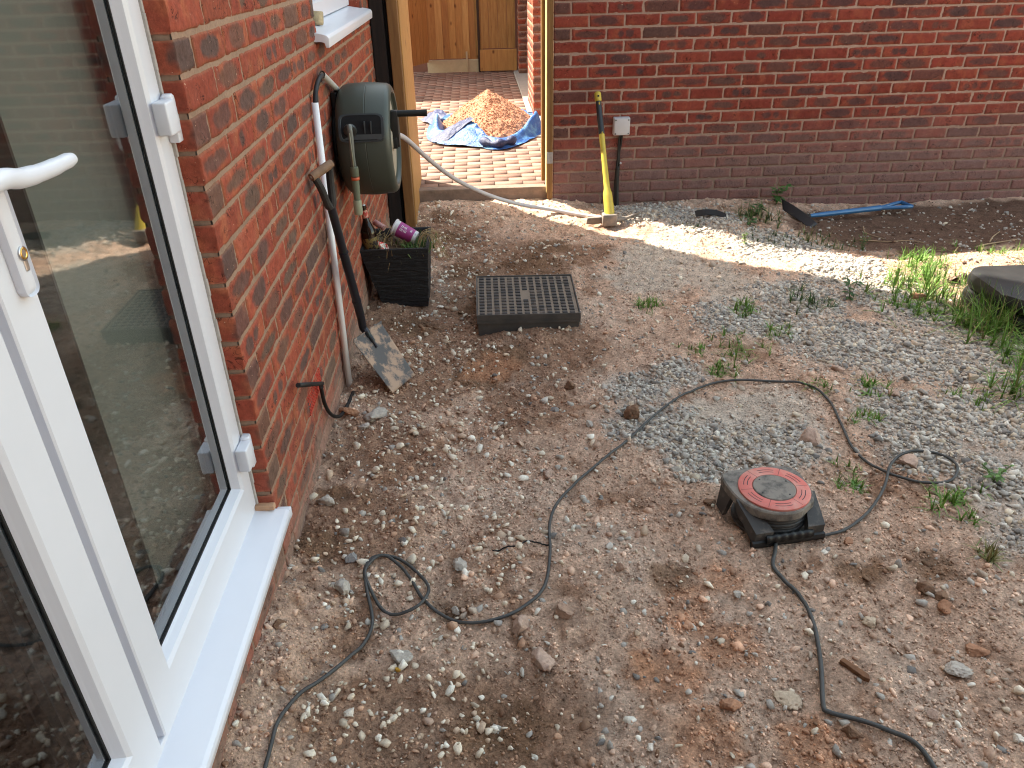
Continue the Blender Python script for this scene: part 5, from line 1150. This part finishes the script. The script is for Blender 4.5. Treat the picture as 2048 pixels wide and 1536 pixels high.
# grass ------------------------------------------------------------------------
LG = [(.13, .26, .04), (.10, .21, .03), (.18, .30, .06), (.12, .22, .04)]; DG_ = [(.05, .10, .025), (.07, .13, .03), (.04, .08, .02)]; DRY = [(.20, .19, .07), (.26, .22, .10), (.14, .17, .05)]
TU = [(.818, 3.516, .055, 60, .09, LG, 'small green grass tuft right of the manhole cover', 1.6),
 (1.26, 3.426, .07, 60, .10, LG, 'grass tuft in the dusty gravel right of the small one by the manhole', 1.5),
 (.993, 2.818, .05, 55, .07, LG, 'little grass tuft just above the arch of the long cable', 1.7),
 (1.103, 3.004, .06, 70, .16, LG, 'wide low grass patch above the arch of the cable', 1.6),
 (1.544, 2.611, .05, 55, .08, LG, 'compact grass tuft on the gravel right of the cable arch', 1.7),
 (1.418, 2.401, .05, 40, .09, LG, 'grass tuft beside the cable where it bends down', 1.6),
 (2.394, 3.934, .09, 110, .22, LG, 'sunlit yellow green grass at the edge of the dark soil', 1.3),
 (2.25, 3.56, .13, 230, .26, LG, 'bright sunlit grass clump left of the black case', 1.2),
 (2.12, 3.34, .09, 120, .22, LG, 'low shaded grass in front of the sunlit clump', 1.6),
 (2.32, 3.10, .20, 170, .18, LG, 'tallest grass clump leaning against the black case', 1.0),
 (2.34, 2.78, .14, 150, .22, LG, 'grass clump at the right edge in front of the case', 1.2),
 (2.12, 2.46, .12, 110, .17, LG, 'long grass tuft at the right edge above the reel', 1.3),
 (1.60, 3.45, .08, 60, .12, DG_, 'dark green grass on the gravel beside the leafy weed', 1.4),
 (1.81, 4.82, .10, 90, .22, DG_, 'shaded weeds by the black plastic scrap', 1.4),
 (1.75, 4.40, .05, 70, .2, DG_, 'thin shaded grass along the gravel edge', 1.6),
 (2.05, 4.38, .07, 90, .26, DG_, 'thin shaded grass below the blue shovel', 1.5),
 (1.199, 1.992, .045, 40, .05, LG, 'small grass tuft right of the cable reel', 1.7),
 (1.215, 2.10, .04, 22, .05, LG, 'few grass blades behind the right side of the reel', 1.9),
 (1.452, 1.869, .06, 80, .12, LG, 'flattened grass patch beside the gravel below the big loop', 2.0),
 (1.893, 2.504, .05, 50, .1, LG, 'low grass patch in the right gravel', 1.8),
 (1.431, 1.628, .055, 30, .04, DRY, 'dry yellowish grass tuft at the lower right', .9),
 (1.341, 3.136, .06, 50, .10, LG, 'grass tuft at the edge of the coarse gravel', 1.6),
 (.927, 3.02, .04, 30, .08, LG, 'sparse grass blades left of the wide low patch', 1.8),
 (2.9, 4.03, .06, 90, .25, LG, 'bright grass on the sandy mound behind the case', 1.5),
 (1.356, 2.627, .05, 22, .08, LG, 'few green blades on the gravel above the cable bend', 1.8),
 (1.30, 4.62, .04, 25, .1, DG_, 'sparse grass in the sunlit gravel near the pickaxe', 1.6)]
for i, (x, y, L_, n_, sp_, cols, lab, cv) in enumerate(TU):
    r = np.random.default_rng(700+i); pts = []
    for q in range(max(14, n_//3)):
        px, py = x+r.normal()*sp_*.42, y+r.normal()*sp_*.42; pts.append((px, py, h(px, py)-.004))
    V, F, C = blades(pts, L_*1.08, .0058 if L_ > .08 else .0046, int(n_*3.2), sp_, cols+([DRY[1]] if i % 2 else []), 70+i, curve=cv*1.35)
    tag(mk('grass_tuft', V, F, M_leaf, None, np.array(C)), lab, 'grass tuft')
def weed(x, y, hh, leaf, n_, seed, lab, col=(.07, .14, .035), stems=3, spread=.5):
    r = np.random.default_rng(seed); root = empty('leafy_weed', (x, y, h(x, y)), lab, 'weed'); g = B(); V = []; F = []; C = []; k = 0; z0 = h(x, y)
    for s_ in range(stems):
        a = r.uniform(0, 6.28); tx, ty = math.cos(a)*hh*spread*r.uniform(.3, 1), math.sin(a)*hh*spread*r.uniform(.3, 1)
        P = crom([(x, y, z0-.005), (x+tx*.4, y+ty*.4, z0+hh*.5), (x+tx, y+ty, z0+hh*r.uniform(.75, 1))], 6); g.tube(P, [.0016]*len(P), 5)
        for i in range(n_//stems):
            t = r.uniform(.15, 1); p = P[int(t*(len(P)-1))]; a2 = r.uniform(0, 6.28); L_ = leaf*r.uniform(.5, 1.1); d = np.array([math.cos(a2), math.sin(a2), r.uniform(-.1, .7)]); sd = np.array([-d[1], d[0], 0])
            c = np.array(col)*r.uniform(.7, 1.4)
            for q, (t_, w_) in enumerate(((0, .04), (.25, .7), (.55, 1), (.8, .6), (1, .03))):
                b = np.array(p)+d*t_*L_-np.array([0, 0, L_*.4*t_*t_]); V += [b-sd*w_*L_*.24, b+sd*w_*L_*.24]; C += [c]*2
                if q < 4: F.append((k+2*q, k+2*q+1, k+2*q+3, k+2*q+2))
            k += 10
    g.out('stem', M_leaf if 0 else mat('stem_green', (.12, .17, .06), .7, nscale=30), root)
    mk('leaves', V, F, M_leaf, root, np.array(C))
weed(1.837, 3.50, .13, .045, 26, 1, 'dark leafy weed standing in the gravel at the sun edge', (.05, .10, .035), 3, .3)
weed(2.03, 5.13, .15, .06, 44, 2, 'tall leafy weed in front of the wall at the blue shovel blade', (.055, .13, .03), 4, .6)
weed(1.80, 4.88, .09, .05, 50, 3, 'bushy shaded weed beside the black plastic scrap', (.05, .11, .03), 5, .9)
weed(1.66, 4.58, .05, .035, 34, 4, 'low broad leaved weed on the shaded gravel edge', (.055, .12, .04), 5, 1.1)
weed(2.27, 4.30, .12, .02, 60, 5, 'feathery shaded weed at the edge of the dark soil', (.06, .10, .03), 4, .4)
weed(1.56, 4.33, .08, .018, 50, 6, 'small feathery sunlit weed in the pale gravel', (.12, .18, .05), 4, .5)
weed(1.66, 1.985, .07, .03, 40, 7, 'green weed in the gravel right of the big cable loop', (.09, .17, .04), 6, .9)
weed(3.15, 4.02, .07, .025, 46, 8, 'sprawling sunlit weed on the sandy mound at the right edge', (.13, .20, .05), 6, 1.3)
# dead leaf
n = 10; U, Vv = np.meshgrid(np.linspace(0, 1, n), np.linspace(0, 1, n), indexing='ij'); zz = h(2.46, 3.62)
dlf = mk('dead_leaf', np.stack([2.40+.12*U, 3.60+.05*Vv+.03*U, zz+.012+.02*np.sin(U*5)*np.cos(Vv*4)], -1).reshape(-1, 3), grid_faces(n, n), mat('dead_leaf', (.05, .02, .012), .8, nscale=30, namp=.3), None, None, True)
tag(dlf, 'curled dark dead leaf on the sandy soil behind the case', 'leaf')
S.render.engine = 'CYCLES'
S.cycles.filter_width = 1.1; S.cycles.max_bounces = 6; S.cycles.transparent_max_bounces = 12
